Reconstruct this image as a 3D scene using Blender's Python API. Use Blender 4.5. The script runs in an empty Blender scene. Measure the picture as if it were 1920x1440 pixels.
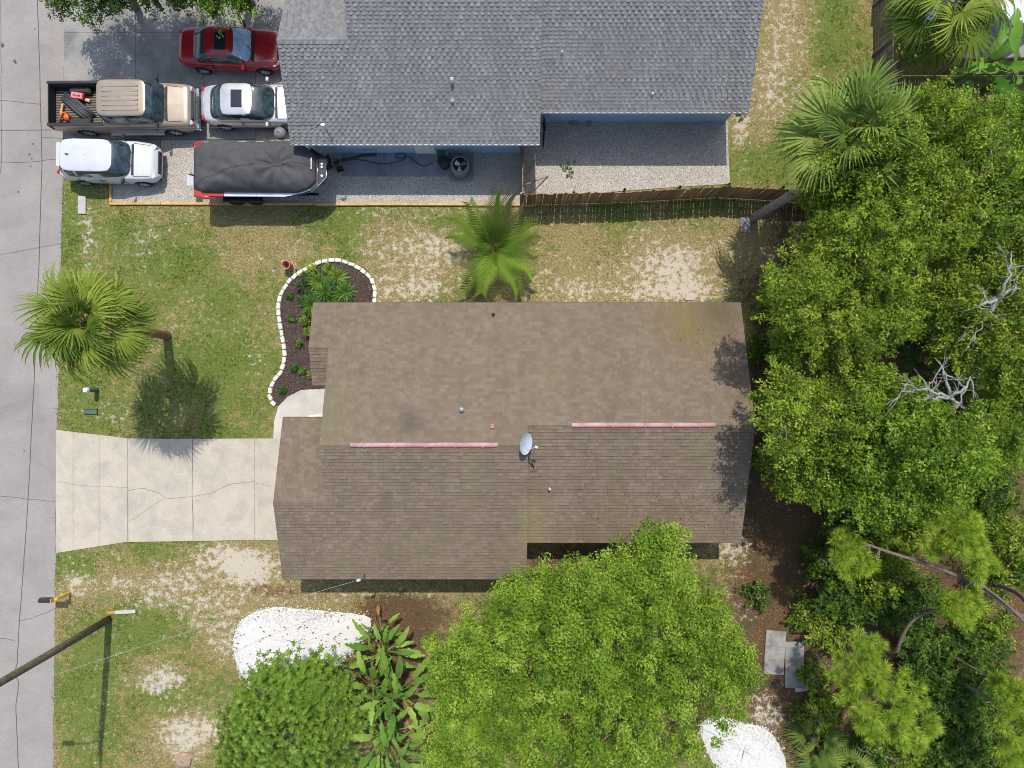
import bpy, math, random
import numpy as np
from mathutils import Vector, Matrix, Euler

# ------------------------------------------------------------------ camera, sky, sun, exposure
SC = bpy.context.scene
COL = SC.collection
F_PX, CAM_H = 1280.0, 31.2          # lens in photo pixels, drone height in metres
cam_d = bpy.data.cameras.new('camera'); cam = bpy.data.objects.new('camera', cam_d)
COL.objects.link(cam); SC.camera = cam
cam_d.sensor_width = 36.0; cam_d.lens = 36.0 * F_PX / 1920.0
cam_d.clip_start = 0.1; cam_d.clip_end = 2000.0
cam.location = (0, 0, CAM_H); cam.rotation_euler = (0, 0, 0)

SUN_EL, SUN_AZ = math.radians(63.0), math.radians(3.5)     # azimuth clockwise from +Y
world = bpy.data.worlds.new('World'); SC.world = world; world.use_nodes = True
wn = world.node_tree; wn.nodes.clear()
sky = wn.nodes.new('ShaderNodeTexSky'); sky.sky_type = 'NISHITA'; sky.sun_disc = False
sky.sun_elevation = SUN_EL; sky.sun_rotation = SUN_AZ; sky.dust_density = 1.5
bgn = wn.nodes.new('ShaderNodeBackground'); bgn.inputs['Strength'].default_value = 0.15
wo = wn.nodes.new('ShaderNodeOutputWorld')
wn.links.new(sky.outputs[0], bgn.inputs[0]); wn.links.new(bgn.outputs[0], wo.inputs[0])
sun_d = bpy.data.lights.new('sun', 'SUN'); sun = bpy.data.objects.new('sun', sun_d); COL.objects.link(sun)
sun_d.energy = 2.9; sun_d.angle = math.radians(0.55); sun_d.color = (1.0, 0.955, 0.88)
sdir = Vector((math.sin(SUN_AZ) * math.cos(SUN_EL), math.cos(SUN_AZ) * math.cos(SUN_EL), math.sin(SUN_EL)))
sun.rotation_euler = sdir.to_track_quat('Z', 'Y').to_euler(); sun.location = (0, 20, 60)
SC.view_settings.view_transform = 'Standard'; SC.view_settings.look = 'None'
SC.view_settings.exposure = 0.42; SC.view_settings.gamma = 1.0
SC.view_settings.use_curve_mapping = False
SC.render.engine = 'CYCLES'; SC.cycles.filter_width = 0.95
SC.cycles.max_bounces = 4; SC.cycles.diffuse_bounces = 2; SC.cycles.glossy_bounces = 2; SC.cycles.transmission_bounces = 2; SC.cycles.transparent_max_bounces = 8

# ------------------------------------------------------------------ helpers
R = math.radians
rnd = random.Random(7)
rng = np.random.default_rng(11)

def S(z=0.0): return F_PX / (CAM_H - z)
def P(px, py, z=0.0):
    """photo pixel seen at height z -> point of the place (metres, z up, +y = up in the photo)"""
    s = S(z); return Vector(((px - 960) / s, (720 - py) / s, z))

def root_loc(o):
    v = Vector((0, 0, 0))
    while o is not None:
        v = v + o.location; o = o.parent
    return v

def tag(o, label=None, cat=None, group=None, kind=None):
    if label: o['label'] = label
    if cat: o['category'] = cat
    if group: o['group'] = group
    if kind: o['kind'] = kind
    return o

def thing(name, loc, label, cat, rz=0.0, group=None):
    o = bpy.data.objects.new(name, None); COL.objects.link(o)
    o.empty_display_size = 0.3; o.location = loc; o.rotation_euler = (0, 0, rz)
    return tag(o, label, cat, group)

def fast_mesh(name, V, F, mat=None, parent=None, tone=None, smooth=False, world=True):
    """V (n,3), F (m,k): one mesh object"""
    V = np.asarray(V, dtype=np.float32).reshape(-1, 3); F = np.asarray(F, dtype=np.int32)
    if parent is not None and world:
        V = V - np.array(root_loc(parent), dtype=np.float32)
    me = bpy.data.meshes.new(name)
    m, k = F.shape
    me.vertices.add(len(V)); me.vertices.foreach_set('co', V.ravel())
    me.loops.add(m * k); me.loops.foreach_set('vertex_index', F.ravel())
    me.polygons.add(m); me.polygons.foreach_set('loop_start', np.arange(0, m * k, k, dtype=np.int32))
    me.polygons.foreach_set('use_smooth', np.full(m, bool(smooth)))
    if tone is not None:
        a = me.attributes.new('tone', 'FLOAT', 'FACE'); a.data.foreach_set('value', np.asarray(tone, dtype=np.float32))
    me.update(calc_edges=True)
    if mat: me.materials.append(mat)
    o = bpy.data.objects.new(name, me); COL.objects.link(o)
    if parent is not None: o.parent = parent
    return o

class MB:
    def __init__(self): self.v = []; self.f = []
    def add(self, vs, fs):
        n = len(self.v); self.v += [tuple(p) for p in vs]; self.f += [tuple(i + n for i in f) for f in fs]; return self
    def box(self, c, s, rz=0.0, rot=None, taper=1.0):
        x, y, z = s[0] / 2, s[1] / 2, s[2] / 2
        M = rot if rot is not None else Matrix.Rotation(rz, 3, 'Z')
        c = Vector(c); vs = []
        for (dx, dy, dz) in ((-1,-1,-1),(1,-1,-1),(1,1,-1),(-1,1,-1),(-1,-1,1),(1,-1,1),(1,1,1),(-1,1,1)):
            k = taper if dz > 0 else 1.0
            vs.append(c + M @ Vector((dx * x * k, dy * y * k, dz * z)))
        return self.add(vs, [(3,2,1,0),(4,5,6,7),(0,1,5,4),(1,2,6,5),(2,3,7,6),(3,0,4,7)])
    def bbox(self, c, s, b=0.01, rz=0.0, rot=None):
        """box with chamfered edges"""
        x, y, z = s[0] / 2, s[1] / 2, s[2] / 2; b = min(b, x * .45, y * .45, z * .45)
        M = rot if rot is not None else Matrix.Rotation(rz, 3, 'Z'); c = Vector(c); vs = []; fs = []
        def ring(zz, i):
            n = len(vs)
            for (px, py) in ((-x+i+b,-y+i),(x-i-b,-y+i),(x-i,-y+i+b),(x-i,y-i-b),(x-i-b,y-i),(-x+i+b,y-i),(-x+i,y-i-b),(-x+i,-y+i+b)):
                vs.append(c + M @ Vector((px, py, zz)))
            return n
        rs = [ring(-z, b), ring(-z + b, 0), ring(z - b, 0), ring(z, b)]
        for a, d in zip(rs[:-1], rs[1:]):
            for k in range(8): fs.append((a+k, a+(k+1)%8, d+(k+1)%8, d+k))
        fs.append(tuple(rs[0]+k for k in range(7,-1,-1))); fs.append(tuple(rs[3]+k for k in range(8)))
        return self.add(vs, fs)
    def tube(self, path, rad, n=8, caps=True):
        path = [Vector(p) for p in path]; m = len(path)
        rad = rad if hasattr(rad, '__len__') else [rad] * m
        vs = []; fs = []; ref = Vector((0, 0, 1))
        for i, p in enumerate(path):
            t = (path[min(i+1, m-1)] - path[max(i-1, 0)])
            t = t.normalized() if t.length > 1e-9 else Vector((0, 0, 1))
            a = t.cross(ref) if abs(t.dot(ref)) < 0.95 else t.cross(Vector((1, 0, 0)))
            a.normalize(); b = t.cross(a)
            for k in range(n):
                th = 2 * math.pi * k / n
                vs.append(p + (a * math.cos(th) + b * math.sin(th)) * rad[i])
        for i in range(m - 1):
            for k in range(n):
                fs.append((i*n+k, i*n+(k+1)%n, (i+1)*n+(k+1)%n, (i+1)*n+k))
        if caps:
            fs.append(tuple(range(n-1, -1, -1))); fs.append(tuple((m-1)*n+k for k in range(n)))
        return self.add(vs, fs)
    def lathe(self, prof, c=(0,0,0), n=20, cap0=True, cap1=True, rot=None):
        c = Vector(c); M = rot or Matrix.Identity(3); vs = []; fs = []; m = len(prof)
        for (r, z) in prof:
            for k in range(n):
                th = 2 * math.pi * k / n
                vs.append(c + M @ Vector((r * math.cos(th), r * math.sin(th), z)))
        for i in range(m - 1):
            for k in range(n): fs.append((i*n+k, i*n+(k+1)%n, (i+1)*n+(k+1)%n, (i+1)*n+k))
        if cap0: fs.append(tuple(range(n-1, -1, -1)))
        if cap1: fs.append(tuple((m-1)*n+k for k in range(n)))
        return self.add(vs, fs)
    def prism(self, poly, z0, z1):
        """poly: list of (x,y), counter-clockwise or not"""
        a = sum(poly[i-1][0]*poly[i][1]-poly[i][0]*poly[i-1][1] for i in range(len(poly)))
        if a < 0: poly = poly[::-1]
        n = len(poly); vs = [(x, y, z0) for x, y in poly] + [(x, y, z1) for x, y in poly]
        fs = [tuple(range(n-1, -1, -1)), tuple(range(n, 2*n))] + [(i, (i+1)%n, n+(i+1)%n, n+i) for i in range(n)]
        return self.add(vs, fs)
    def strip(self, path, w, z):
        """flat ribbon on the ground along (x,y) points"""
        path = [Vector((p[0], p[1], 0)) for p in path]; vs = []
        for i, p in enumerate(path):
            t = (path[min(i+1, len(path)-1)] - path[max(i-1, 0)]).normalized(); nrm = Vector((-t.y, t.x, 0))
            ww = w[i] if hasattr(w, '__len__') else w
            for s_ in (1, -1): q = p + nrm * ww / 2 * s_; vs.append((q.x, q.y, z))
        return self.add(vs, [(2*i, 2*i+1, 2*i+3, 2*i+2) for i in range(len(path)-1)])
    def build(self, name, mat=None, parent=None, smooth=False, world=True, auto=None):
        vs = self.v
        if parent is not None and world:
            L = root_loc(parent); vs = [(p[0]-L.x, p[1]-L.y, p[2]-L.z) for p in vs]
        me = bpy.data.meshes.new(name); me.from_pydata(vs, [], self.f); me.update()
        if smooth:
            me.polygons.foreach_set('use_smooth', [True] * len(me.polygons))
            if auto is not None: me.set_sharp_from_angle(angle=R(auto))
        if mat: me.materials.append(mat)
        o = bpy.data.objects.new(name, me); COL.objects.link(o)
        if parent is not None: o.parent = parent
        return o

def mesh_copy(o, parent, loc=(0,0,0), rot=(0,0,0), scale=(1,1,1), name=None):
    c = o.copy(); COL.objects.link(c); c.parent = parent
    c.location = loc; c.rotation_euler = rot; c.scale = scale
    return c
def from_mesh(name, me, parent, loc=(0,0,0), rot=(0,0,0), scale=(1,1,1)):
    o = bpy.data.objects.new(name, me); COL.objects.link(o); o.parent = parent
    o.location = loc; o.rotation_euler = rot
    o.scale = scale if hasattr(scale, '__len__') else (scale,)*3
    return o

# ---- value noise in numpy, for where things grow
_lat = rng.random((256, 256))
def vnoise(x, y, sc, seed=0):
    x = np.asarray(x) * sc + 37.3 * seed + 500; y = np.asarray(y) * sc + 91.7 * seed + 500
    xi = np.floor(x).astype(int); yi = np.floor(y).astype(int); fx = x - xi; fy = y - yi
    fx = fx*fx*(3-2*fx); fy = fy*fy*(3-2*fy)
    g = lambda a, b: _lat[a % 256, b % 256]
    return (g(xi,yi)*(1-fx)+g(xi+1,yi)*fx)*(1-fy) + (g(xi,yi+1)*(1-fx)+g(xi+1,yi+1)*fx)*fy
def fnoise(x, y, sc, seed=0, octv=3):
    t = 0; a = 1; n = 0
    for i in range(octv): t = t + a * vnoise(x, y, sc * 2**i, seed + 3*i); n += a; a *= .55
    return t / n

# ------------------------------------------------------------------ materials
def new_mat(name):
    m = bpy.data.materials.new(name); m.use_nodes = True; nt = m.node_tree
    b = nt.nodes['Principled BSDF']; return m, nt, b
def nd(nt, t, **kw):
    n = nt.nodes.new(t)
    for k, v in kw.items():
        if hasattr(n, k): setattr(n, k, v)
        else: n.inputs[k.replace('_', ' ')].default_value = v
    return n
def noise(nt, scale, detail=4, rough=.6, coord=None, dist=0.0):
    n = nt.nodes.new('ShaderNodeTexNoise'); n.inputs['Scale'].default_value = scale
    n.inputs['Detail'].default_value = detail; n.inputs['Roughness'].default_value = rough
    n.inputs['Distortion'].default_value = dist
    if coord is None:
        tc = nt.nodes.new('ShaderNodeTexCoord'); coord = tc.outputs['Object']
    nt.links.new(coord, n.inputs['Vector']); return n
def ramp(nt, src, stops, interp='LINEAR'):
    r = nt.nodes.new('ShaderNodeValToRGB'); r.color_ramp.interpolation = interp
    e = r.color_ramp.elements
    while len(e) < len(stops): e.new(0.5)
    for i, (p, c) in enumerate(stops): e[i].position = p; e[i].color = (*c, 1) if len(c) == 3 else c
    nt.links.new(src, r.inputs[0]); return r
def mixc(nt, f, a, b, mode='MIX'):
    m = nt.nodes.new('ShaderNodeMix'); m.data_type = 'RGBA'; m.blend_type = mode
    for sock, v in ((0, f), (6, a), (7, b)):
        if hasattr(v, 'default_value') or hasattr(v, 'is_linked'): nt.links.new(v, m.inputs[sock])
        elif hasattr(v, '__len__'): m.inputs[sock].default_value = (*v, 1) if len(v) == 3 else v
        else: m.inputs[sock].default_value = v
    return m.outputs[2]
def maths(nt, op, a, b=0.0, clamp=False):
    m = nt.nodes.new('ShaderNodeMath'); m.operation = op; m.use_clamp = clamp
    for i, v in enumerate((a, b)):
        if hasattr(v, 'is_linked'): nt.links.new(v, m.inputs[i])
        else: m.inputs[i].default_value = v
    return m.outputs[0]
def attr(nt, name):
    a = nt.nodes.new('ShaderNodeAttribute'); a.attribute_name = name; return a.outputs['Fac']
def bump(nt, b, h, strength=.3, dist=.02):
    n = nt.nodes.new('ShaderNodeBump'); n.inputs['Strength'].default_value = strength
    n.inputs['Distance'].default_value = dist; nt.links.new(h, n.inputs['Height'])
    nt.links.new(n.outputs[0], b.inputs['Normal'])
def spec(b, v): b.inputs['Specular IOR Level'].default_value = v

def mat_simple(name, c, rough=.6, metal=0.0, var=.15, scale=6.0, bmp=0.0, bscale=60.0, sp=.4, coat=0.0):
    m, nt, b = new_mat(name)
    n = noise(nt, scale, 5, .65)
    lo = tuple(max(0, x*(1-var)) for x in c); hi = tuple(min(1, x*(1+var)) for x in c)
    r = ramp(nt, n.outputs[0], [(.3, lo), (.7, hi)])
    nt.links.new(r.outputs[0], b.inputs['Base Color'])
    b.inputs['Roughness'].default_value = rough; b.inputs['Metallic'].default_value = metal; spec(b, sp)
    if coat: b.inputs['Coat Weight'].default_value = coat; b.inputs['Coat Roughness'].default_value = .05
    if bmp:
        n2 = noise(nt, bscale, 3, .6); bump(nt, b, n2.outputs[0], bmp, .01)
    return m
def mat_leaf(name, stops, rough=.6, trans=.3, sp=.12):
    """colour by the leaf's own tone, plus light through the leaf"""
    m, nt, b = new_mat(name)
    r = ramp(nt, attr(nt, 'tone'), stops)
    nt.links.new(r.outputs[0], b.inputs['Base Color']); b.inputs['Roughness'].default_value = rough; spec(b, sp)
    t = nt.nodes.new('ShaderNodeBsdfTranslucent')
    hs = nt.nodes.new('ShaderNodeHueSaturation'); hs.inputs['Value'].default_value = 1.3; hs.inputs['Hue'].default_value = .485
    nt.links.new(r.outputs[0], hs.inputs['Color']); nt.links.new(hs.outputs[0], t.inputs[0])
    mx = nt.nodes.new('ShaderNodeMixShader'); mx.inputs[0].default_value = trans
    nt.links.new(b.outputs[0], mx.inputs[1]); nt.links.new(t.outputs[0], mx.inputs[2])
    nt.links.new(mx.outputs[0], nt.nodes['Material Output'].inputs['Surface'])
    return m
def mat_leafplain(name, c1, c2, trans=.3, rough=.5, scale=8.0, sp=.15):
    m, nt, b = new_mat(name)
    oi = nt.nodes.new('ShaderNodeObjectInfo')
    n = noise(nt, scale, 3, .6)
    f = maths(nt, 'ADD', maths(nt, 'MULTIPLY', oi.outputs['Random'], .6), maths(nt, 'MULTIPLY', n.outputs[0], .5))
    r = ramp(nt, f, [(.15, c1), (.95, c2)])
    nt.links.new(r.outputs[0], b.inputs['Base Color']); b.inputs['Roughness'].default_value = rough; spec(b, sp)
    t = nt.nodes.new('ShaderNodeBsdfTranslucent'); nt.links.new(r.outputs[0], t.inputs[0])
    mx = nt.nodes.new('ShaderNodeMixShader'); mx.inputs[0].default_value = trans
    nt.links.new(b.outputs[0], mx.inputs[1]); nt.links.new(t.outputs[0], mx.inputs[2])
    nt.links.new(mx.outputs[0], nt.nodes['Material Output'].inputs['Surface'])
    return m
def mat_shingle(name, lo, mid, hi, stain, spots=()):
    m, nt, b = new_mat(name)
    g = nt.nodes.new('ShaderNodeNewGeometry')
    r = ramp(nt, g.outputs['Random Per Island'], [(0, lo), (.5, mid), (1, hi)])
    n = noise(nt, .45, 5, .6); rn = ramp(nt, n.outputs[0], [(.5, (0,0,0)), (.78, (1,1,1))])
    c = mixc(nt, maths(nt, 'MULTIPLY', rn.outputs[0], .55), r.outputs[0], stain)
    n2 = noise(nt, 1.3, 4, .7); c = mixc(nt, .35, c, ramp(nt, n2.outputs[0], [(.3, (.62,.6,.58)), (.7, (1,1,1))]).outputs[0], 'MULTIPLY')
    for (sx, sy, sr, scol) in spots:      # algae and leaf stains with a place of their own
        tcs = nt.nodes.new('ShaderNodeTexCoord'); mps = nt.nodes.new('ShaderNodeMapping'); nt.links.new(tcs.outputs['Object'], mps.inputs[0])
        mps.inputs['Location'].default_value = (-sx/sr, -sy/sr, 0); mps.inputs['Scale'].default_value = (1/sr, 1/sr, 0)
        ln_ = nt.nodes.new('ShaderNodeVectorMath'); ln_.operation = 'LENGTH'; nt.links.new(mps.outputs[0], ln_.inputs[0])
        f_ = maths(nt, 'SUBTRACT', 1.0, ln_.outputs['Value'], True); f_ = maths(nt, 'MULTIPLY', f_, maths(nt, 'MULTIPLY', n.outputs[0], 1.5), True)
        c = mixc(nt, f_, c, scol)
    # streaks running down the slope
    mp = nt.nodes.new('ShaderNodeMapping'); tc = nt.nodes.new('ShaderNodeTexCoord')
    nt.links.new(tc.outputs['Object'], mp.inputs[0]); mp.inputs['Scale'].default_value = (1.6, .12, .12)
    n3 = noise(nt, 1.0, 4, .6, coord=mp.outputs[0]); c = mixc(nt, .3, c, ramp(nt, n3.outputs[0], [(.35, (.66,.66,.64)), (.62, (1,1,1))]).outputs[0], 'MULTIPLY')
    n4 = noise(nt, 130, 2, .7)
    c = mixc(nt, .45, c, ramp(nt, n4.outputs[0], [(.35, (.7,.7,.7)), (.65, (1,1,1))]).outputs[0], 'MULTIPLY')
    nt.links.new(c, b.inputs['Base Color']); b.inputs['Roughness'].default_value = .95; spec(b, .15)
    bump(nt, b, n4.outputs[0], .4, .004)
    return m
def mat_concrete(name, base, stain, crackc=None, scale=.8, dark=.5, sp=.2):
    m, nt, b = new_mat(name)
    n = noise(nt, scale, 8, .68, dist=.3); r = ramp(nt, n.outputs[0], [(.32, stain), (.58, base)])
    n2 = noise(nt, 14, 6, .75); c = mixc(nt, dark, r.outputs[0], ramp(nt, n2.outputs[0], [(.3, (.66,.65,.63)), (.62, (1,1,1))]).outputs[0], 'MULTIPLY')
    n3 = noise(nt, 90, 3, .7); c = mixc(nt, .5, c, ramp(nt, n3.outputs[0], [(.3, (.75,.75,.75)), (.7, (1,1,1))]).outputs[0], 'MULTIPLY')
    nt.links.new(c, b.inputs['Base Color']); b.inputs['Roughness'].default_value = .9; spec(b, sp)
    bump(nt, b, n3.outputs[0], .25, .006)
    return m
def mat_paint(name, c, rough=.28, metal=0.0, coat=.8):
    m, nt, b = new_mat(name)
    n = noise(nt, 2.2, 6, .7); k = ramp(nt, n.outputs[0], [(.3, tuple(x*.82 for x in c)), (.7, c)])
    nt.links.new(k.outputs[0], b.inputs['Base Color'])
    b.inputs['Roughness'].default_value = rough; b.inputs['Metallic'].default_value = metal
    b.inputs['Coat Weight'].default_value = coat; b.inputs['Coat Roughness'].default_value = .06
    return m

M = {}
M['brown_shingle'] = mat_shingle('brown_shingle', (.192,.147,.104), (.21,.163,.117), (.24,.188,.138), (.19,.16,.085), [(7.4,5.0,2.2,(.20,.15,.06)),(8.6,5.4,1.4,(.12,.10,.06)),(.95,-2.8,.9,(.24,.21,.11)),(.95,-3.9,.8,(.24,.21,.11)),(-4,.9,.8,(.10,.09,.07)),(-7.0,1.2,1.5,(.19,.17,.09))])
M['grey_shingle'] = mat_shingle('grey_shingle', (.20,.2,.202), (.232,.233,.237), (.275,.275,.278), (.21,.2,.175))
M['beige_wall'] = mat_simple('beige_wall', (.50,.44,.36), .85, var=.08, bmp=.3)
M['blue_wall'] = mat_simple('blue_wall', (.33,.50,.62), .8, var=.06, bmp=.2)
M['white_paint'] = mat_simple('white_paint', (.72,.72,.70), .5, var=.06)
M['brown_trim'] = mat_simple('brown_trim', (.10,.07,.055), .6)
M['dark_soffit'] = mat_simple('dark_soffit', (.25,.22,.19), .8)
M['glass'] = mat_simple('glass', (.015,.022,.028), .06, var=.3, scale=1.5, sp=.6)
M['car_glass'] = mat_simple('car_glass', (.032,.05,.056), .05, var=.8, scale=3.5, sp=.8)
M['rubber'] = mat_simple('rubber', (.018,.018,.019), .8, var=.2)
M['black_plastic'] = mat_simple('black_plastic', (.02,.02,.022), .5)
M['chrome'] = mat_simple('chrome', (.6,.6,.62), .18, metal=1.0, var=.05)
M['alloy'] = mat_simple('alloy', (.55,.56,.58), .3, metal=.85, var=.1)
M['steel'] = mat_simple('steel', (.45,.46,.47), .4, metal=.8, var=.15)
M['road'] = mat_concrete('road', (.365,.326,.3), (.275,.25,.235), scale=.35, dark=.6)
M['drive'] = mat_concrete('drive', (.55,.488,.385), (.42,.38,.315), scale=1.0, dark=.5)
M['old_concrete'] = mat_concrete('old_concrete', (.34,.325,.30), (.17,.165,.16), scale=.6, dark=.6)
M['pad'] = mat_concrete('pad', (.30,.30,.31), (.2,.2,.2), scale=1.2)
M['walk'] = mat_concrete('walk', (.60,.56,.49), (.46,.43,.39), scale=.8, dark=.3)
M['hair_crack'] = mat_simple('hair_crack', (.2,.185,.16), .95)
M['crack'] = mat_simple('crack', (.09,.085,.08), .95)
M['fence_wood'] = mat_simple('fence_wood', (.235,.155,.085), .85, var=.45, scale=3.0, bmp=.3)
M['fence_grey'] = mat_simple('fence_grey', (.25,.2,.15), .9, var=.35, scale=4.0, bmp=.3)
M['lumber'] = mat_simple('lumber', (.56,.36,.11), .75, var=.3, scale=5.0)
M['bark'] = mat_simple('bark', (.20,.16,.125), .95, var=.45, scale=9.0, bmp=.6, bscale=30)
M['pale_bark'] = mat_simple('pale_bark', (.42,.40,.37), .95, var=.35, scale=9.0, bmp=.5, bscale=30)
M['palm_trunk'] = mat_simple('palm_trunk', (.24,.20,.17), .95, var=.5, scale=16.0, bmp=.7, bscale=40)
M['palm_boot'] = mat_simple('palm_boot', (.27,.13,.06), .95, var=.5, scale=18.0, bmp=.7, bscale=40)
M['pole_wood'] = mat_simple('pole_wood', (.125,.105,.065), .9, var=.35, scale=5.0, bmp=.4)
M['white_stone'] = mat_simple('white_stone', (.70,.67,.57), .85, var=.3, scale=7.0, bmp=.3)
M['white_gravel'] = mat_simple('white_gravel', (.62,.605,.57), .9, var=.2, scale=40.0, bmp=.6, bscale=120)
M['terracotta'] = mat_simple('terracotta', (.42,.20,.13), .8, var=.2)
M['pink_metal'] = mat_simple('pink_metal', (.40,.25,.235), .7, var=.3, scale=2.0)
M['dish_grey'] = mat_simple('dish_grey', (.48,.54,.6), .45, var=.06)
M['yellow_paint'] = mat_simple('yellow_paint', (.65,.42,.05), .6, var=.2)
M['mail_black'] = mat_simple('mail_black', (.025,.025,.035), .45, var=.2)
M['green_plastic'] = mat_simple('green_plastic', (.06,.13,.08), .6)
M['red_tool'] = mat_simple('red_tool', (.5,.03,.03), .5)
M['orange_tool'] = mat_simple('orange_tool', (.65,.13,.03), .5)
M['tail_red'] = mat_simple('tail_red', (.45,.015,.015), .15, sp=.7)
M['lamp_clear'] = mat_simple('lamp_clear', (.55,.56,.56), .12, var=.2, scale=12, sp=.8)
M['wire'] = mat_simple('wire', (.045,.045,.05), .6)
M['pale_wire'] = mat_simple('pale_wire', (.3,.3,.3), .6)
M['canvas'] = mat_simple('canvas', (.075,.073,.075), .85, var=.2, scale=3.0, bmp=.15, bscale=40, sp=.3)

# ------------------------------------------------------------------ ground
def W(px): return (px - 960) / S(0)
def WY(py): return (720 - py) / S(0)
GREEN = [  # px, py, rx, ry, weight (measured on the photo's ground)
 (130,400,25,90,.5),(240,430,60,40,.35),(330,520,150,90,.2),(400,700,130,110,.4),(330,480,60,30,.3),(150,770,60,60,.3),
 (470,640,40,80,.15),(200,520,60,30,.1),(700,395,120,16,.35),(960,440,80,40,-.1),(780,500,90,60,-.3),(1080,470,90,60,-.05),
 (1260,500,110,60,-.4),(1180,520,250,50,-.15),(1060,530,80,40,-.1),(620,430,70,40,.05),(1180,400,120,16,.25),(1430,300,40,25,.5),(1500,230,40,90,.35),(1560,60,40,90,.4),
 (1480,60,50,120,-.4),(1440,180,40,60,-.3),(140,1060,50,30,.5),(300,1040,90,30,.3),(250,1190,90,50,.35),(160,1300,60,110,.5),
 (330,1300,60,40,.4),(430,1420,40,60,.4),(260,1180,40,40,.2),(470,1060,90,40,-.5),(330,1110,120,40,-.15),(420,1110,60,60,-.1),
 (450,1180,60,60,-.2),(300,1270,60,30,-.3),(340,1390,70,50,-.35),(150,1100,40,30,-.3),(560,1110,80,30,-.35),(700,1140,160,40,-.3),
 (1440,450,60,50,-.25),(1780,80,60,40,.6),(420,820,100,20,.2),(660,430,60,30,.1),(820,420,50,20,.25)]
SAND = [(1150,500,260,60,.12),(800,480,170,60,.1),(330,1110,200,60,.1),(780,470,90,50,.3),(770,540,90,25,.3),(1260,490,70,50,.45),(1290,545,80,22,.45),(1130,550,120,16,.25),(1040,530,80,30,.15),(1200,440,50,25,.1),
 (560,470,60,30,.18),(720,400,140,10,.2),(165,440,18,60,.35),(280,450,40,30,.15),(430,470,80,30,.05),(480,800,50,40,-.1),(490,690,40,70,.06),
 (450,1050,75,30,.75),(470,1080,40,25,.45),(420,1030,40,14,.2),(145,1095,26,26,.55),(220,1095,30,14,.3),(330,1095,100,28,.3),(400,1130,60,30,.2),(300,1130,60,20,.15),
 (430,1190,60,40,.3),(310,1270,55,18,.55),(290,1295,30,12,.4),(340,1375,55,40,.45),(400,1365,25,16,.4),(340,1410,30,30,.2),(470,1110,70,30,.15),
 (740,1120,130,16,.35),(600,1110,90,20,.2),(1475,60,50,130,.25),(1440,180,30,70,.25),(1390,240,16,50,.5),(1400,480,60,30,.2),
 (1385,1030,50,40,.9),(1400,1150,40,70,.7),(1440,1330,40,50,1.3),(240,780,40,20,.15),(880,395,100,8,.3),(1290,1010,60,60,.1),(600,1300,160,100,.2)]
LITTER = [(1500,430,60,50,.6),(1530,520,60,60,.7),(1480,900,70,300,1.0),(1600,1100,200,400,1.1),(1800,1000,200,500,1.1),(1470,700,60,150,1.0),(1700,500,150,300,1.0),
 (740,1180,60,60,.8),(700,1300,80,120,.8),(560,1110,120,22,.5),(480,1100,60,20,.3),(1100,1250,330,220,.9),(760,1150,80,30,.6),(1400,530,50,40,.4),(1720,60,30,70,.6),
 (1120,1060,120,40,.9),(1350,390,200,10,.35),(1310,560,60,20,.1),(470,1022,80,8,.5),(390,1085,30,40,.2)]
def blob(fx, fy, L, base):
    t = np.full(fx.shape, base, dtype=np.float64)
    for (a, b, rx, ry, w) in L: t += w * np.exp(-(((fx-a)/rx)**2 + ((fy-b)/ry)**2))
    return t
def ground_fields(x, y):
    fx = 960 + np.asarray(x) * S(0); fy = 720 - np.asarray(y) * S(0)
    g = blob(fx, fy, GREEN, .53); s = blob(fx, fy, SAND, .15); l = blob(fx, fy, LITTER, 0.)
    x_, y_ = np.asarray(x), np.asarray(y)
    g = g+(fnoise(x_, y_, .55, 21, 3)-.5)*.75; s = s+(fnoise(x_, y_, .75, 33, 4)-.5)*.42
    s = s*(1-.75*np.clip(l,0,1))
    return np.clip(g, 0, 1), np.clip(s, 0, 1), np.clip(l, 0, 1)

def axis(lo, hi, st): return np.concatenate([[-400,-150,-80,-50,-35], np.arange(lo, hi+st/2, st), [35,50,80,150,400]])
gx = axis(-27, 27, .2); gy = axis(-21, 25, .2)
GX, GY = np.meshgrid(gx, gy); nx, ny = len(gx), len(gy)
V = np.stack([GX, GY, np.zeros_like(GX)], -1).reshape(-1, 3)
ii = (np.arange(ny-1)[:, None]*nx + np.arange(nx-1)[None, :]).ravel()
Fq = np.stack([ii, ii+1, ii+nx+1, ii+nx], -1)

m, nt, b = new_mat('ground'); M['ground'] = m
ag, as_, al = attr(nt, 'green'), attr(nt, 'sand'), attr(nt, 'litter')
n1 = noise(nt, 3.0, 8, .72); n2 = noise(nt, 13.0, 5, .7); n3 = noise(nt, 46.0, 3, .7); n4 = noise(nt, 3.6, 8, .78)
thatch = ramp(nt, n2.outputs[0], [(.3, (.105,.085,.03)), (.45, (.21,.165,.065)), (.58, (.32,.255,.12)), (.72, (.52,.43,.26))])
grassc = ramp(nt, n3.outputs[0], [(.25, (.045,.085,.012)), (.5, (.095,.16,.022)), (.75, (.19,.245,.05))])
sandc = ramp(nt, n3.outputs[0], [(.25, (.33,.275,.19)), (.5, (.49,.43,.33)), (.75, (.64,.58,.48))])
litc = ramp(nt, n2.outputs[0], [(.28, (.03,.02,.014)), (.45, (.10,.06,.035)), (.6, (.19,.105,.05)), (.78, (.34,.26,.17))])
def thr(a, nz, gain, off):
    v = maths(nt, 'ADD', a, maths(nt, 'MULTIPLY', maths(nt, 'SUBTRACT', nz, .5), gain))
    return maths(nt, 'MULTIPLY', maths(nt, 'SUBTRACT', v, off), 3.2, True)
c = mixc(nt, maths(nt, 'MULTIPLY', thr(ag, n1.outputs[0], 2.8, .45), .75), thatch.outputs[0], grassc.outputs[0])
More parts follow.
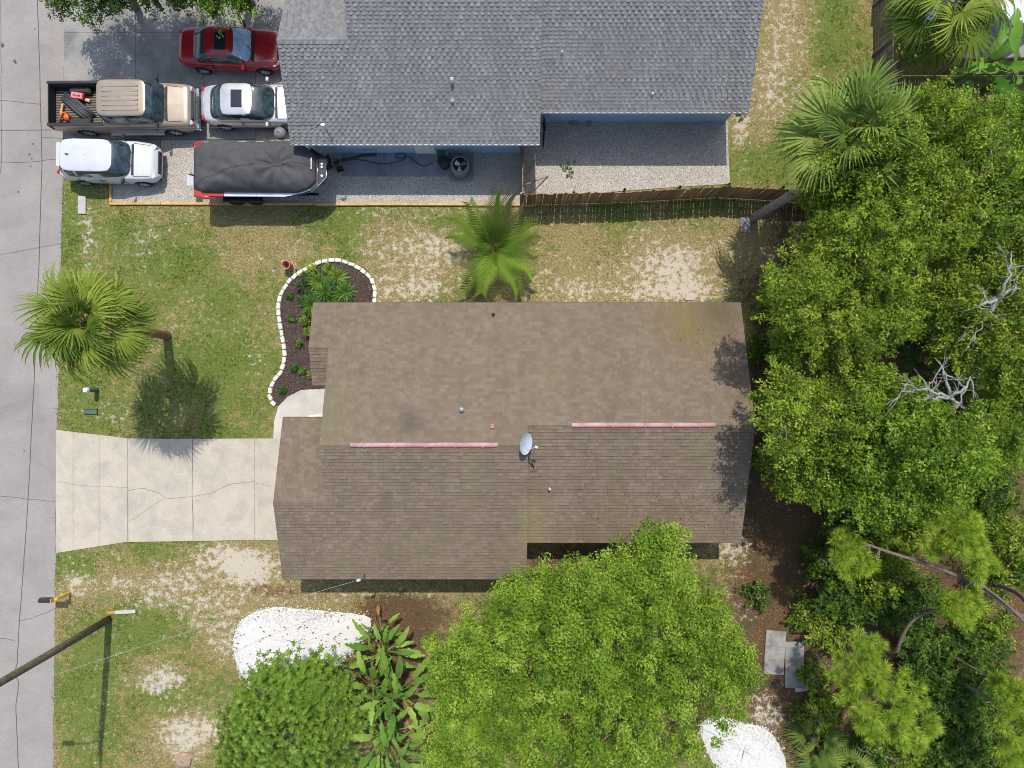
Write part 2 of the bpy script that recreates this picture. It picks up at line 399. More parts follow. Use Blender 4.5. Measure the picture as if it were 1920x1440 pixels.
n5 = noise(nt, .9, 5, .65); lit2 = mixc(nt, ramp(nt, n5.outputs[0], [(.4, (0,0,0)), (.62, (1,1,1))]).outputs[0], litc.outputs[0], ramp(nt, n3.outputs[0], [(.3, (.035,.03,.015)), (.5, (.085,.07,.035)), (.75, (.2,.17,.09))]).outputs[0])
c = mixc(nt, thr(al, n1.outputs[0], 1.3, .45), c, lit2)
c = mixc(nt, thr(as_, n4.outputs[0], 3.4, .41), c, sandc.outputs[0])
nt.links.new(c, b.inputs['Base Color']); b.inputs['Roughness'].default_value = 1.0; spec(b, .05)
hh = maths(nt, 'ADD', n2.outputs[0], maths(nt, 'MULTIPLY', n3.outputs[0], .5)); bump(nt, b, hh, .7, .04)
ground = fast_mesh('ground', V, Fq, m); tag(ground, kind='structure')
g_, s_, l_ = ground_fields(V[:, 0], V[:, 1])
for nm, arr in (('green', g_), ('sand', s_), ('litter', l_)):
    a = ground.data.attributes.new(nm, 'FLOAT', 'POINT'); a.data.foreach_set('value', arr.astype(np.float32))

# ------------------------------------------------------------------ road
edge = [(126,-900),(122,0),(118,340),(115,500),(107,805),(104,1040),(100,1440),(92,2300)]
redge = [(W(a), WY(b_)) for a, b_ in edge]
# slightly ragged asphalt edge
fine = []
for (x0, y0), (x1, y1) in zip(redge[:-1], redge[1:]):
    k = max(2, int(abs(y1-y0)/.25))
    for i in range(k):
        t = i/k; fine.append((x0+(x1-x0)*t + rnd.uniform(-.025, .025), y0+(y1-y0)*t))
fine.append(redge[-1])
mb = MB(); mb.prism(fine + [(-29.5, redge[-1][1]), (-29.5, redge[0][1])], .0, .012)
road = mb.build('road', M['road']); tag(road, kind='structure')
def pxpath(L, j=0.0, z=0.0): return [(W(a)+rnd.uniform(-j, j), WY(b_)+rnd.uniform(-j, j)) for a, b_ in L]
def wiggle(path, st=.3, j=.02):
    o = []
    for (x0, y0), (x1, y1) in zip(path[:-1], path[1:]):
        k = max(1, int(math.hypot(x1-x0, y1-y0)/st))
        for i in range(k): t = i/k; o.append((x0+(x1-x0)*t+rnd.uniform(-j, j), y0+(y1-y0)*t+rnd.uniform(-j, j)))
    o.append(path[-1]); return o
for L, w, j in (([(71,-300),(71,0),(79,300),(74,480),(65,700),(52,960),(35,1190),(33,1240),(28,1262),(36,1280),(30,1320),(35,1440),(36,1900)], .035, .012),
             ([(0,188),(78,196)], .02, .01), ([(79,258),(118,260)], .02, .01), ([(0,304),(60,304),(118,296)], .022, .02), ([(0,930),(55,936),(104,940)], .018, .015),
             ([(2,0),(3,310),(0,330)], .02, .01), ([(36,1166),(62,1158),(84,1150),(104,1141)], .02, .03), ([(-20,1195),(10,1198),(30,1202)], .02, .04)):
    MB().strip(wiggle(pxpath(L), .35, j), w, .016).build('seam', M['crack'], road)
for (a, b_, r_) in ((28,115,.10),(5,85,.12),(56,290,.07),(58,312,.05),(60,298,.05),(35,360,.06),(66,55,.05),(46,845,.05),(62,270,.06),(30,118,.06)):
    poly = [(W(a)+r_*rnd.uniform(.5,1)*math.cos(t), WY(b_)+r_*rnd.uniform(.5,1)*math.sin(t)) for t in np.linspace(0, 6.28, 10)[:-1]]
    mb = MB(); n = len(poly); mb.add([(x, y, .0165) for x, y in poly], [tuple(range(n))]).build('oil_stain', M['crack'], road)
mb = MB().prism([(-30.3,-60),(-30.3,60),(-29.5,60),(-29.5,-60)], 0, .10); tag(mb.build('kerb', M['old_concrete']), kind='structure')

# ------------------------------------------------------------------ driveway of the brown house
drv = bpy.data.objects.new('driveway', None); COL.objects.link(drv); tag(drv, kind='structure')
drv.location = (W(300), WY(920), 0)
def top_y(px): return np.interp(px, [106,210,240,360,480,560], [806,818,822,823,822,822])
def bot_y(px): return np.interp(px, [104,235,365,480,560], [1037,1016,1014,1012,1012])
joints = [105.5, 138, 188, 240, 361, 478, 575]
for a, c_ in zip(joints[:-1], joints[1:]):
    g = .22
    poly = []
    xs = np.linspace(a+g, c_-g, 5)
    poly += [(W(x), WY(top_y(x))) for x in xs] + [(W(x), WY(bot_y(x))) for x in xs[::-1]]
    MB().prism(poly, 0, .035 + rnd.uniform(-.003, .003)).build('slab', M['drive'], drv)
for L, w in (([(106,902),(150,910),(240,914)], .018), ([(242,920),(270,916),(292,922),(312,934),(340,934),(361,931)], .035), ([(312,934),(290,944),(268,962),(244,976)], .025),
             ([(363,932),(398,924),(416,914),(440,906),(477,902)], .025), ([(480,906),(515,911)], .018), ([(362,820),(361,930),(365,1014)], .03), ([(240,822),(241,1016)], .03)):
    MB().strip(wiggle(pxpath(L), .22, .03 if w != .03 else .005), w*.65, .0415).build('crack', M['hair_crack'], drv)
# curved front walk
walk = [(513,822),(514,790),(522,762),(540,742),(565,730),(620,727),(640,727),(640,780),(600,775),(580,778),(560,790),(545,822)]
MB().prism(pxpath(walk), 0, .03).build('front_walk', M['walk']).__setitem__('kind', 'structure')
tag(MB().prism(pxpath([(560,782),(610,772),(640,790),(640,840),(560,840)]), 0, .02).build('gravel_strip', M['white_stone']), kind='structure')

# ------------------------------------------------------------------ neighbour's concrete and gravel
ndr = bpy.data.objects.new('neighbour_driveway', None); COL.objects.link(ndr); tag(ndr, kind='structure'); ndr.location = (W(300), WY(150), 0)
rows_ = [-60, 62, 172, 262]; cols_ = [121, 255, 382, 480, 600]
for j in range(3):
    for i in range(4):
        a, c_ = cols_[i]+.25, cols_[i+1]-.25; t, u = rows_[j]+.25, rows_[j+1]-.25
        if j == 2 and i == 3: u = 246
        poly = pxpath([(a, t), (c_, t), (c_, u), (a, u)])
        MB().prism(poly, 0, .045+rnd.uniform(-.004,.004)).build('slab', M['old_concrete'], ndr)
MB().prism(pxpath([(119.5,262.3),(300,262.3),(300,285),(262,318),(205,336),(140,336),(118.5,332)]), 0, .038).build('slab', M['old_concrete'], ndr)
m, nt, b = new_mat('grey_gravel'); M['gravel'] = m
v = nt.nodes.new('ShaderNodeTexVoronoi'); v.inputs['Scale'].default_value = 38; tc = nt.nodes.new('ShaderNodeTexCoord'); nt.links.new(tc.outputs['Object'], v.inputs['Vector'])
bw = nt.nodes.new('ShaderNodeSeparateColor'); nt.links.new(v.outputs['Color'], bw.inputs[0])
c = ramp(nt, bw.outputs[0], [(0, (.27,.24,.205)), (.25, (.43,.385,.33)), (.7, (.54,.49,.425)), (1, (.67,.62,.54))])
n = noise(nt, .9, 5, .6); cc = mixc(nt, .5, c.outputs[0], ramp(nt, n.outputs[0], [(.35, (.8,.76,.68)), (.6, (1,1,1))]).outputs[0], 'MULTIPLY')
nt.links.new(cc, b.inputs['Base Color']); b.inputs['Roughness'].default_value = .95; spec(b, .1); bump(nt, b, v.outputs['Distance'], .9, .03)
gr1 = MB().prism(pxpath([(207,340),(262,320),(302,286),(302,262.5),(480,262.5),(480,246.5),(600,246.5),(990,246.5),(990,384),(600,381),(207,379)]), 0, .022).build('gravel_yard', m); tag(gr1, kind='structure')
gr2 = MB().prism(pxpath([(990.3,200),(1363,200),(1366,300),(1369,345),(1250,352),(1120,362),(990.3,366)]), 0, .022).build('gravel_yard', m); tag(gr2, kind='structure')
# loose pebbles over the gravel
def pebbles(name, pts, rad, mat, parent=None, squash=.6):
    n = len(pts); rad = np.asarray(rad)
    base = np.array([(1,0,0),(0,1,0),(-1,0,0),(0,-1,0),(0,0,1)], dtype=float)
    a = rng.random(n)*6.28; ca, sa = np.cos(a), np.sin(a)
    bv = base[None]*np.stack([rng.uniform(.6,1.2,n), rng.uniform(.6,1.2,n), np.full(n, squash)], -1)[:, None, :]
    x = bv[...,0]*ca[:,None]-bv[...,1]*sa[:,None]; y = bv[...,0]*sa[:,None]+bv[...,1]*ca[:,None]
    V = np.stack([x, y, bv[...,2]], -1)*rad[:,None,None] + np.asarray(pts)[:,None,:]
    f = np.array([(0,1,4),(1,2,4),(2,3,4),(3,0,4)]); F = (f[None]+np.arange(n)[:,None,None]*5).reshape(-1,3)
    return fast_mesh(name, V.reshape(-1,3), F, mat, parent, tone=np.repeat(rng.random(n), 4))
def mat_tone(name, stops, rough=.9):
    m, nt, b = new_mat(name); r = ramp(nt, attr(nt, 'tone'), stops); nt.links.new(r.outputs[0], b.inputs['Base Color']); b.inputs['Roughness'].default_value = rough; spec(b, .2); return m
M['pebble'] = mat_tone('pebble', [(0, (.2,.18,.16)), (.4, (.45,.42,.38)), (1, (.75,.72,.66))])
def inpoly(x, y, poly):
    c = np.zeros(len(x), dtype=bool); n = len(poly)
    for i in range(n):
        (x0, y0), (x1, y1) = poly[i-1], poly[i]
        k = ((y0 > y) != (y1 > y)) & (x < (x1-x0)*(y-y0)/(y1-y0+1e-12)+x0); c ^= k
    return c
def scatter(poly_px, n):
    poly = [(W(a), WY(b_)) for a, b_ in poly_px]; xs = [p[0] for p in poly]; ys = [p[1] for p in poly]
    x = rng.uniform(min(xs), max(xs), n); y = rng.uniform(min(ys), max(ys), n); k = inpoly(x, y, poly); return x[k], y[k]
x, y = scatter([(300,300),(380,250),(600,260),(980,290),(980,376),(220,374)], 9000)
tag(pebbles('gravel', np.stack([x, y, np.full(len(x), .022)], -1), rng.uniform(.015,.035,len(x)), M['pebble']), 'loose grey pebbles on the yard beside the blue house', 'gravel', kind='stuff')
x, y = scatter([(992,232),(1363,232),(1366,344),(992,362)], 6000)
tag(pebbles('gravel', np.stack([x, y, np.full(len(x), .022)], -1), rng.uniform(.015,.035,len(x)), M['pebble']), 'loose pale pebbles in the fenced gravel yard', 'gravel', kind='stuff')
# paved pads along the blue wall
pads = bpy.data.objects.new('side_path', None); COL.objects.link(pads); tag(pads, kind='structure'); pads.location = (W(760), WY(305), 0)
for a, c_ in ((640,711),(711.8,723),(724,774),(775,846),(847,888)):
    MB().prism(pxpath([(a,288),(c_,288),(c_,331),(a,331)]), 0, .04+rnd.uniform(0,.01)).build('slab', M['pad'], pads)
# patio of the house beyond the back fence
tag(MB().prism([(20.6,14.6),(27,14.6),(27,24),(20.6,24)], 0, .03).build('patio', M['pad']), kind='structure')

# ------------------------------------------------------------------ roofs
def slab(poly, zf, t=.14):
    a = sum(poly[i-1][0]*poly[i][1]-poly[i][0]*poly[i-1][1] for i in range(len(poly)))
    if a < 0: poly = poly[::-1]
    n = len(poly); mb = MB()
    mb.add([(x, y, zf(y)-t) for x, y in poly] + [(x, y, zf(y)) for x, y in poly],
           [tuple(range(n-1,-1,-1)), tuple(range(n, 2*n))] + [(i,(i+1)%n,n+(i+1)%n,n+i) for i in range(n)])
    return mb
def shingles(eave_y, ridge_y, z0, p, xr, tab, name, mat, parent, thick=(.016,.03), jitter=.35, teeth=False):
    """courses from the eave up; xr(y) -> (x0, x1) of the slope at that y"""
    sgn = 1 if ridge_y > eave_y else -1
    L = abs(ridge_y-eave_y)*math.sqrt(1+p*p); cs = 1/math.sqrt(1+p*p); sn = p*cs
    ex = .143; nrow = int(L/ex); ex = L/nrow
    Vs = []; 
    def pt(x, s, h):   # s metres up the slope, h above the deck
        return (x, eave_y + sgn*(s*cs - h*sn), z0 + s*sn + h*cs)
    for r in range(nrow):
        s0 = r*ex; s1 = s0+ex*1.15
        if r == nrow-1: s1 = L
        x0, x1 = xr(eave_y + sgn*(s0+ex*.5)*cs)
        x = x0 + 0.0; first = True; k = 0; off = rnd.uniform(.2, 1.0)
        while x < x1-.01:
            w = tab*rnd.uniform(1-jitter, 1+jitter)
            if first: w *= off; first = False
            xe = min(x1, x+w)
            if teeth: h = (thick[1] if k % 2 else thick[0]); d = 0.0 if k % 2 else ex*.12
            else: h = rnd.uniform(*thick); d = rnd.uniform(0, .006)
            g = .004
            Vs.append([pt(x+g,s0+d,.004),pt(xe-g,s0+d,.004),pt(x+g,s0+d,h),pt(xe-g,s0+d,h),pt(xe,s1,.005),pt(x,s1,.005)])
            x = xe; k += 1
    n = len(Vs); V = np.array(Vs).reshape(-1, 3)
    # faces: butt, top, two sides (vertices 0..5)
    fq = np.array([(0,1,3,2),(2,3,4,5)]) if sgn > 0 else np.array([(1,0,2,3),(3,2,5,4)])
    Fq = (fq[None]+np.arange(n)[:,None,None]*6).reshape(-1,4)
    o = fast_mesh(name, V, Fq, mat, parent); o['kind'] = 'stuff'; return o
def ridge_caps(x0, x1, y, z, p, mat, parent):
    mb = MB(); x = x0; d = .15
    while x < x1-.01:
        e = min(x1, x+.2); h0, h1 = .028, .016
        mb.add([(x,y-d,z-d*p+h0),(x,y,z+h0+.006),(x,y+d,z-d*p+h0),(e+.03,y-d,z-d*p+h1),(e+.03,y,z+h1+.006),(e+.03,y+d,z-d*p+h1)],
               [(0,3,4,1),(1,4,5,2)]); x = e
    o = mb.build('ridge_cap', mat, parent); o['kind'] = 'stuff'; return o
def gable(x, pts, t, mat, parent):
    """wall triangle in the y-z plane"""
    n = len(pts); mb = MB()
    mb.add([(x-t/2, y, z) for y, z in pts]+[(x+t/2, y, z) for y, z in pts], [tuple(range(n)), tuple(range(2*n-1, n-1, -1))]+[(i,n+i,n+(i+1)%n,(i+1)%n) for i in range(n)])
    return mb.build('gable', mat, parent)
def window(parent, x, y, z, w, h, side='S', fm='white_paint'):
    sx = {'S': -1, 'N': 1}.get(side)
    if sx: f = MB().bbox((x, y+sx*.03, z), (w, .08, h), .01)
    else: f = MB().bbox((x+(.03 if side == 'E' else -.03), y, z), (.08, w, h), .01)
    fo = f.build('window', M[fm], parent)
    for k in (-1, 1):
        if sx: MB().box((x+k*w*.24, y+sx*.072, z), (w*.42, .01, h*.86)).build('pane', M['glass'], fo)
        else: MB().box((x+(.072 if side == 'E' else -.072), y+k*w*.24, z), (.01, w*.42, h*.86)).build('pane', M['glass'], fo)
    return fo

# ---- the brown-roofed house
house = thing('house', (0, -2.4, 0), 'single storey house with brown shingle roof and pink ridge vents', 'house')
PB = .34
MB().prism([(-7.95,2.9),(9.2,2.9),(9.2,-6.15),(.3,-6.15),(.3,-7.65),(-9.2,-7.65),(-9.2,-1.9),(-7.15,-1.9),(-7.15,.3),(-7.95,.3)], 0, 2.55).build('wall', M['beige_wall'], house)
zN = lambda y: 2.7+(3.385-y)*PB; zSL = lambda y: 2.7+(y+8.13)*PB; zSR = lambda y: 2.7+(y+6.61)*PB
zGN = lambda y: 2.7+(-1.40-y)*PB; zNS = lambda y: zN(1.52)-(1.52-y)*PB
def part_roof(poly, zf, parent, mat='dark_soffit'): return slab(poly, zf).build('roof', M[mat], parent)
rN = part_roof([(-8.28,3.385),(9.53,3.385),(9.53,-1.6),(.6,-1.6),(.6,-2.36),(-7.46,-2.36),(-7.46,1.52),(-8.28,1.52)], zN, house)
rSL = part_roof([(-7.46,-2.38),(.6,-2.38),(.6,-8.13),(-9.55,-8.13),(-9.55,-4.78),(-7.46,-4.78)], zSL, house)
rSR = part_roof([(.605,-1.62),(9.53,-1.62),(9.53,-6.61),(.605,-6.61)], zSR, house)
rG = part_roof([(-9.55,-1.40),(-7.3,-1.40),(-7.3,-4.76),(-9.55,-4.76)], zGN, house)
rW = part_roof([(-8.28,1.51),(-7.3,1.51),(-7.3,-.05),(-8.28,-.05)], zNS, house)
bs = M['brown_shingle']
shingles(3.385, -2.36, 2.7, PB, lambda y: (-8.3, 9.55) if y > 1.52 else ((-7.48, 9.55) if y > -1.6 else (-7.48, .62)), .24, 'shingles', bs, rN)
shingles(-8.13, -2.38, 2.7, PB, lambda y: (-9.57, .62) if y < -4.77 else (-7.48, .62), .24, 'shingles', bs, rSL, thick=(.024,.042))
shingles(-6.61, -1.62, 2.7, PB, lambda y: (.605, 9.55), .24, 'shingles', bs, rSR, thick=(.024,.042))
shingles(-1.40, -4.76, 2.7, PB, lambda y: (-9.57, -7.32), .24, 'shingles', bs, rG)
shingles(-.05, 1.51, zNS(-.05), PB, lambda y: (-8.3, -7.32), .24, 'shingles', bs, rW, thick=(.024,.042))
ridge_caps(-7.48, .62, -2.37, 4.66, PB, bs, rSL); ridge_caps(.6, 9.55, -1.61, 4.40, PB, bs, rSR)
ridge_caps(-9.57, -7.46, -4.77, 3.845, PB, bs, rG); ridge_caps(-8.3, -7.46, 1.52, 3.335, PB, bs, rW)
# gables and the step between the two roofs
gable(-7.2, [(2.9,2.6),(2.9,2.72),(-2.37,4.5),(-7.6,2.72),(-7.6,2.6)], .12, M['beige_wall'], house)
gable(9.2, [(2.9,2.56),(2.9,2.7),(-1.61,4.25),(-6.15,2.7),(-6.15,2.56)], .12, M['beige_wall'], house)
gable(-9.2, [(-1.9,2.56),(-1.9,2.72),(-4.77,3.68),(-7.65,2.72),(-7.65,2.56)], .12, M['beige_wall'], house)
gable(-7.95, [(2.9,2.56),(2.9,2.72),(1.52,3.18),(.3,2.78),(.3,2.56)], .12, M['beige_wall'], house)
gable(.53, [(-1.7,4.3),(-2.37,4.53),(-7.6,2.72),(-7.6,2.56),(-6.5,2.56),(-6.4,2.7)], .1, M['beige_wall'], house)
# fascia boards
for (x0, x1, y, z) in ((-8.28,9.53,3.40,2.62), (-9.55,.6,-8.145,2.62), (.62,9.53,-6.625,2.62), (-9.55,-7.5,-1.385,2.62)):
    MB().box(((x0+x1)/2, y, z), (x1-x0, .025, .17)).build('fascia', M['brown_trim'], house)
# ridge vents: long half-round pink covers
for (x0, x1, y, z) in ((-6.27,-.56,-2.37,4.68), (2.34,7.97,-1.61,4.42)):
    mb = MB(); prof = [(-.09,-.02),(-.08,.03),(-.04,.052),(0,.06),(.04,.052),(.08,.03),(.09,-.02)]
    k = len(prof); n = 16; vs = []
    for i in range(n+1):
        x = x0+(x1-x0)*i/n; dz = rnd.uniform(-.006,.006); dy_ = rnd.uniform(-.008,.008)
        vs += [(x, y+a+dy_, z+b_+dz) for a, b_ in prof]
    fs = [(i*k+j, (i+1)*k+j, (i+1)*k+j+1, i*k+j+1) for i in range(n) for j in range(k-1)]
    fs += [tuple(range(k-1,-1,-1)), tuple(n*k+j for j in range(k))]
    mb.add(vs, fs); vent = mb.build('ridge_vent', M['pink_metal'], house, smooth=True, auto=50)
    for k in range(5): MB().box((x0+(x1-x0)*(k+.5)/5+rnd.uniform(-.1,.1), y, z+.012),(.03,.186,.104)).build('vent_joint', M['pink_metal'], vent)
    MB().box(((x0+x1)/2, y-.099, z-.014), (x1-x0, .01, .02)).build('vent_edge', M['red_tool'], vent)
def pipe_vent(parent, px, py, z0, h, r, mat, hood=False):
    c = P(px, py, z0)
    mb = MB().lathe([(r*1.7,-.06),(r*1.6,.01),(r*1.1,.02)], (c.x, c.y, z0), 12); fl = mb.build('vent_pipe', M['black_plastic'], parent)
    MB().lathe([(r,-.05),(r,h),(r*.72,h),(r*.72,h-.1)], (c.x, c.y, z0), 12).build('pipe', mat, fl)
    if hood: MB().lathe([(r*1.7,h+.0),(r*1.7,h+.03),(r*.4,h+.07)], (c.x, c.y, z0), 12).build('cap', mat, fl)
M['vent_white'] = mat_simple('vent_white', (.8,.8,.78), .5); M['vent_black'] = M['black_plastic']
pipe_vent(house, 925, 590, zN(2.85), .14, .05, M['vent_black'])
pipe_vent(house, 866, 768, zN(-1.0), .16, .055, M['steel'], True)
pipe_vent(house, 1030, 915, zSR(-4.1), .28, .045, M['vent_white'])
c = P(923, 799, zN(-1.65)); MB().bbox((c.x, c.y, c.z+.05), (.14,.17,.16), .015).build('vent_box', M['terracotta'], house)
# doors and windows
gd = MB().box((-9.27,-4.8,1.1), (.05,4.9,2.15)).build('garage_door', M['white_paint'], house)
for j in range(4):
    for i in range(8): MB().bbox((-9.305,-6.95+i*.615,.3+j*.53), (.02,.54,.43), .008).build('panel', M['white_paint'], gd)
fd = MB().bbox((-7.2,-.9,1.05), (.08,.95,2.05), .01).build('door', M['brown_trim'], house); MB().lathe([(.035,-.02),(.035,.02)], (-7.26,-.55,1.0), 10).build('handle', M['chrome'], fd)
for (x, w_) in ((-6.2,1.4),(-2.5,1.8),(1.6,1.2),(5.2,1.8),(7.9,1.0)): window(house, x, 2.9, 1.5, w_, 1.1, 'N')
for (x, w_) in ((-5.0,1.4),(-1.4,.9)): window(house, x, -7.65, 1.5, w_, 1.1, 'S')
for (x, w_) in ((2.2,1.8),(6.6,1.4)): window(house, x, -6.15, 1.5, w_, 1.1, 'S')
window(house, -7.95, 1.6, 1.5, 1.6, 1.3, 'Wst'); window(house, 9.2, -2.0, 1.5, 1.2, 1.1, 'E')

# ---- the grey-roofed blue house
nb = thing('house', (.3, 15.8, 0), 'blue walled house with grey shingle roof beside the parked cars', 'house')
PG = .46
MB().prism([(-8.85,10.56),(.6,10.56),(.6,11.97),(9.75,11.97),(9.75,21),(-6.05,21),(-6.05,16.6),(-8.85,16.6)], 0, 2.5).build('wall', M['blue_wall'], nb)
uL = lambda y: 2.7+(y-10.02)*PG; uR = lambda y: 2.7+(y-11.36)*PG; uN = lambda y: uL(15.78)-(y-15.78)*PG; uG = lambda y: uL(13.55)-(y-13.55)*PG
qL = part_roof([(-9.24,10.02),(1.15,10.02),(1.15,15.77),(-6.45,15.77),(-6.45,13.54),(-9.24,13.54)], uL, nb)
qR = part_roof([(1.155,11.36),(9.87,11.36),(9.87,16.44),(1.155,16.44)], uR, nb)
qN = part_roof([(-6.45,15.79),(1.15,15.79),(1.15,16.46),(9.87,16.46),(9.87,21.54),(-6.45,21.54)], uN, nb)
qG = part_roof([(-9.24,13.56),(-6.3,13.56),(-6.3,17.08),(-9.24,17.08)], uG, nb)
gs = M['grey_shingle']; kw = dict(thick=(.018,.05), jitter=.22, teeth=True)
shingles(10.02, 15.77, 2.7, PG, lambda y: (-9.26,1.17) if y < 13.55 else (-6.47,1.17), .125, 'shingles', gs, qL, **kw)
shingles(11.36, 16.44, 2.7, PG, lambda y: (1.155,9.89), .125, 'shingles', gs, qR, **kw)
shingles(21.54, 15.79, 2.7, PG, lambda y: (-6.47,9.89) if y > 16.46 else (-6.47,1.17), .3, 'shingles', gs, qN)
shingles(17.08, 13.56, 2.7, PG, lambda y: (-9.26,-6.3), .14, 'shingles', gs, qG, **kw)
ridge_caps(-9.26, -6.45, 13.55, uL(13.55), PG, gs, qG); ridge_caps(-6.47, 1.17, 15.78, uL(15.78), PG, gs, qL); ridge_caps(1.15, 9.89, 16.45, uR(16.45), PG, gs, qR)
gable(-6.1, [(12,2.52),(12,3.4),(15.78,5.2),(21,2.75),(21,2.52)], .1, M['blue_wall'], nb)
gable(9.72, [(11.97,2.52),(11.97,2.8),(16.45,4.9),(21,2.7),(21,2.52)], .1, M['blue_wall'], nb)
gable(-8.85, [(10.56,2.52),(10.56,2.75),(13.55,4.15),(16.6,2.75),(16.6,2.52)], .1, M['blue_wall'], nb)
gable(1.1, [(11.9,2.7),(11.9,3.0),(15.78,5.2),(16.4,4.9)], .08, M['blue_wall'], nb)
for (x0, x1, y, z) in ((-9.24,1.15,10.005,2.62), (1.17,9.87,11.345,2.62)):
    MB().box(((x0+x1)/2, y, z), (x1-x0, .025, .17)).build('fascia', M['white_paint'], nb)
sd = MB().bbox((-3.9,10.54,1.05), (.9,.06,2.05), .01).build('door', M['white_paint'], nb); MB().lathe([(.035,-.02),(.035,.02)], (-3.6,10.48,1.0), 10).build('handle', M['chrome'], sd)
window(nb, -1.05, 10.56, 1.7, .9, .8, 'S'); window(nb, 3.5, 11.97, 1.7, .85, 1.0, 'S'); window(nb, 6.9, 11.97, 1.9, .6, .5, 'S')
for j in range(2): window(nb, 9.75, 14+j*4, 1.5, 1.2, 1.1, 'E')
ng = MB().box((-8.92,13.6,1.1), (.05,4.6,2.1)).build('garage_door', M['white_paint'], nb)
for j in range(4):
    for i in range(7): MB().bbox((-8.95,11.75+i*.615,.3+j*.52), (.02,.54,.42), .008).build('panel', M['white_paint'], ng)
pipe_vent(nb, 849, 156, uL(12.0), .42, .06, M['vent_white']); pipe_vent(nb, 849, 193, uL(11.25), .30, .06, M['vent_white'])
pipe_vent(nb, 1053, 103, uR(13.0), .34, .04, M['vent_white']); pipe_vent(nb, 1221, 181, uR(11.6), .34, .04, M['vent_white']); pipe_vent(nb, 607, 147, uL(12.2), .1, .035, M['vent_white'])
# weatherhead mast at the eave
def tube_thing(name, path, r, mat, label, cat, n=8):
    c = Vector(path[0]); o = MB().tube([Vector(p)-c for p in path], r, n).build(name, mat, smooth=True); o.location = c
    return tag(o, label, cat)
c = P(622, 262, 2.85); h = P(607, 236, 3.75)
mast = thing('service_mast', (c.x, c.y, 2.4), 'bent grey electric mast at the eave of the blue house', 'mast')
MB().tube([(c.x,c.y-.03,2.3),(c.x,c.y+.05,3.4),(c.x-.05,c.y+.2,3.75),(h.x+.1,h.y,3.85)], .03, 10).build('pipe', M['steel'], mast, smooth=True)
MB().lathe([(.05,-.08),(.075,.0),(.06,.07),(.02,.1)], (h.x,h.y,3.85), 12, rot=Matrix.Rotation(R(-70),3,'Y')).build('weatherhead', M['vent_white'], mast, smooth=True)
MB().tube([(h.x,h.y,3.85),(h.x-.2,h.y+.05,3.75),(h.x-.4,h.y-.02,3.6),(h.x-.55,h.y-.1,3.7)], .015, 6).build('drip_loop', M['wire'], mast)

# ------------------------------------------------------------------ vehicles
def chaikin(pts, it=2, closed=False):
    for _ in range(it):
        o = [pts[0]]
        for a, b_ in zip(pts[:-1], pts[1:]):
            o += [tuple(.75*np.array(a)+.25*np.array(b_)), tuple(.25*np.array(a)+.75*np.array(b_))]
        o.append(pts[-1]); pts = o
    return pts
def car_body(sp, cut=None):
    """lofted lower body; cut(x,y,z) removes faces. returns MB"""
    L, Wd = sp['L'], sp['W']/2
    xs = np.linspace(-L/2, L/2, 110)
    wf = np.interp(xs/L, *sp['w']) * Wd; tf = np.interp(xs, *sp['top']); bf = np.interp(xs/L, [-.5,-.44,-.3,.3,.43,.5], [.48,.3,.22,.22,.28,.42])
    k = np.ones(5)/5
    sm = lambda a: np.convolve(np.pad(a, 2, 'edge'), k, 'valid')
    wf, tf, bf = sm(wf), sm(tf), sm(bf)
    rings = []
    for x, w, t, b_ in zip(xs, wf, tf, bf):
        sh = t-.10
        prof = [(0,b_),(.8*w,b_),(.97*w,b_+.07),(1.0*w,b_+.4*(sh-b_)),(.985*w,b_+.72*(sh-b_)),(.955*w,sh),(.86*w,t-.012),(.5*w,t+.012),(0,t+.022)]
        half = chaikin(prof, 2)
        full = [(y, z) for y, z in half] + [(-y, z) for y, z in half[::-1][1:-1]]
        rings.append([(x, y, z) for y, z in full])
    n = len(rings[0]); V = np.array(rings).reshape(-1, 3); F = []
    for i in range(len(xs)-1):
        for j in range(n):
            f = (i*n+j, (i+1)*n+j, (i+1)*n+(j+1)%n, i*n+(j+1)%n)
            c = V[list(f)].mean(0); hole = False
            if abs(c[1]) > .62*Wd:
                for xw in sp['wheels']:
                    if (c[0]-xw)**2+(c[2]-sp['wr'])**2 < (sp['wr']+.055)**2: hole = True
            if cut and cut(*c): hole = True
            if not hole: F.append(f)
    F.append(tuple(range(n))); F.append(tuple((len(xs)-1)*n+j for j in range(n-1,-1,-1)))
    mb = MB(); mb.v = [tuple(v) for v in V]; mb.f = F
    return mb
M['wheel_silver'] = mat_simple('wheel_silver', (.5,.5,.51), .35, metal=.3, var=.1)
def make_wheel(root, x, y, r, side):
    rot = Matrix.Rotation(R(90), 3, 'X')
    t = MB().lathe([(r*.62,-.1),(r*.9,-.11),(r,-.07),(r,.07),(r*.9,.11),(r*.62,.1)], (x,y,r), 24, False, False, rot).build('wheel', M['rubber'], root, True, False, 40)
    mb = MB().lathe([(r*.64,-.09),(r*.64,.09)], (x,y,r), 20, False, False, rot)
    yo = y+side*.10
    mb.lathe([(r*.15,-.02),(r*.15,.02)], (x,yo,r), 12, True, True, rot)
    for k in range(7):
        a = k*2*math.pi/7; mb.box((x+math.cos(a)*r*.36, yo, r+math.sin(a)*r*.36), (r*.55,.03,.06), rot=Matrix.Rotation(-a, 3, 'Y'))
    mb.build('rim', M['wheel_silver'], t, world=False)
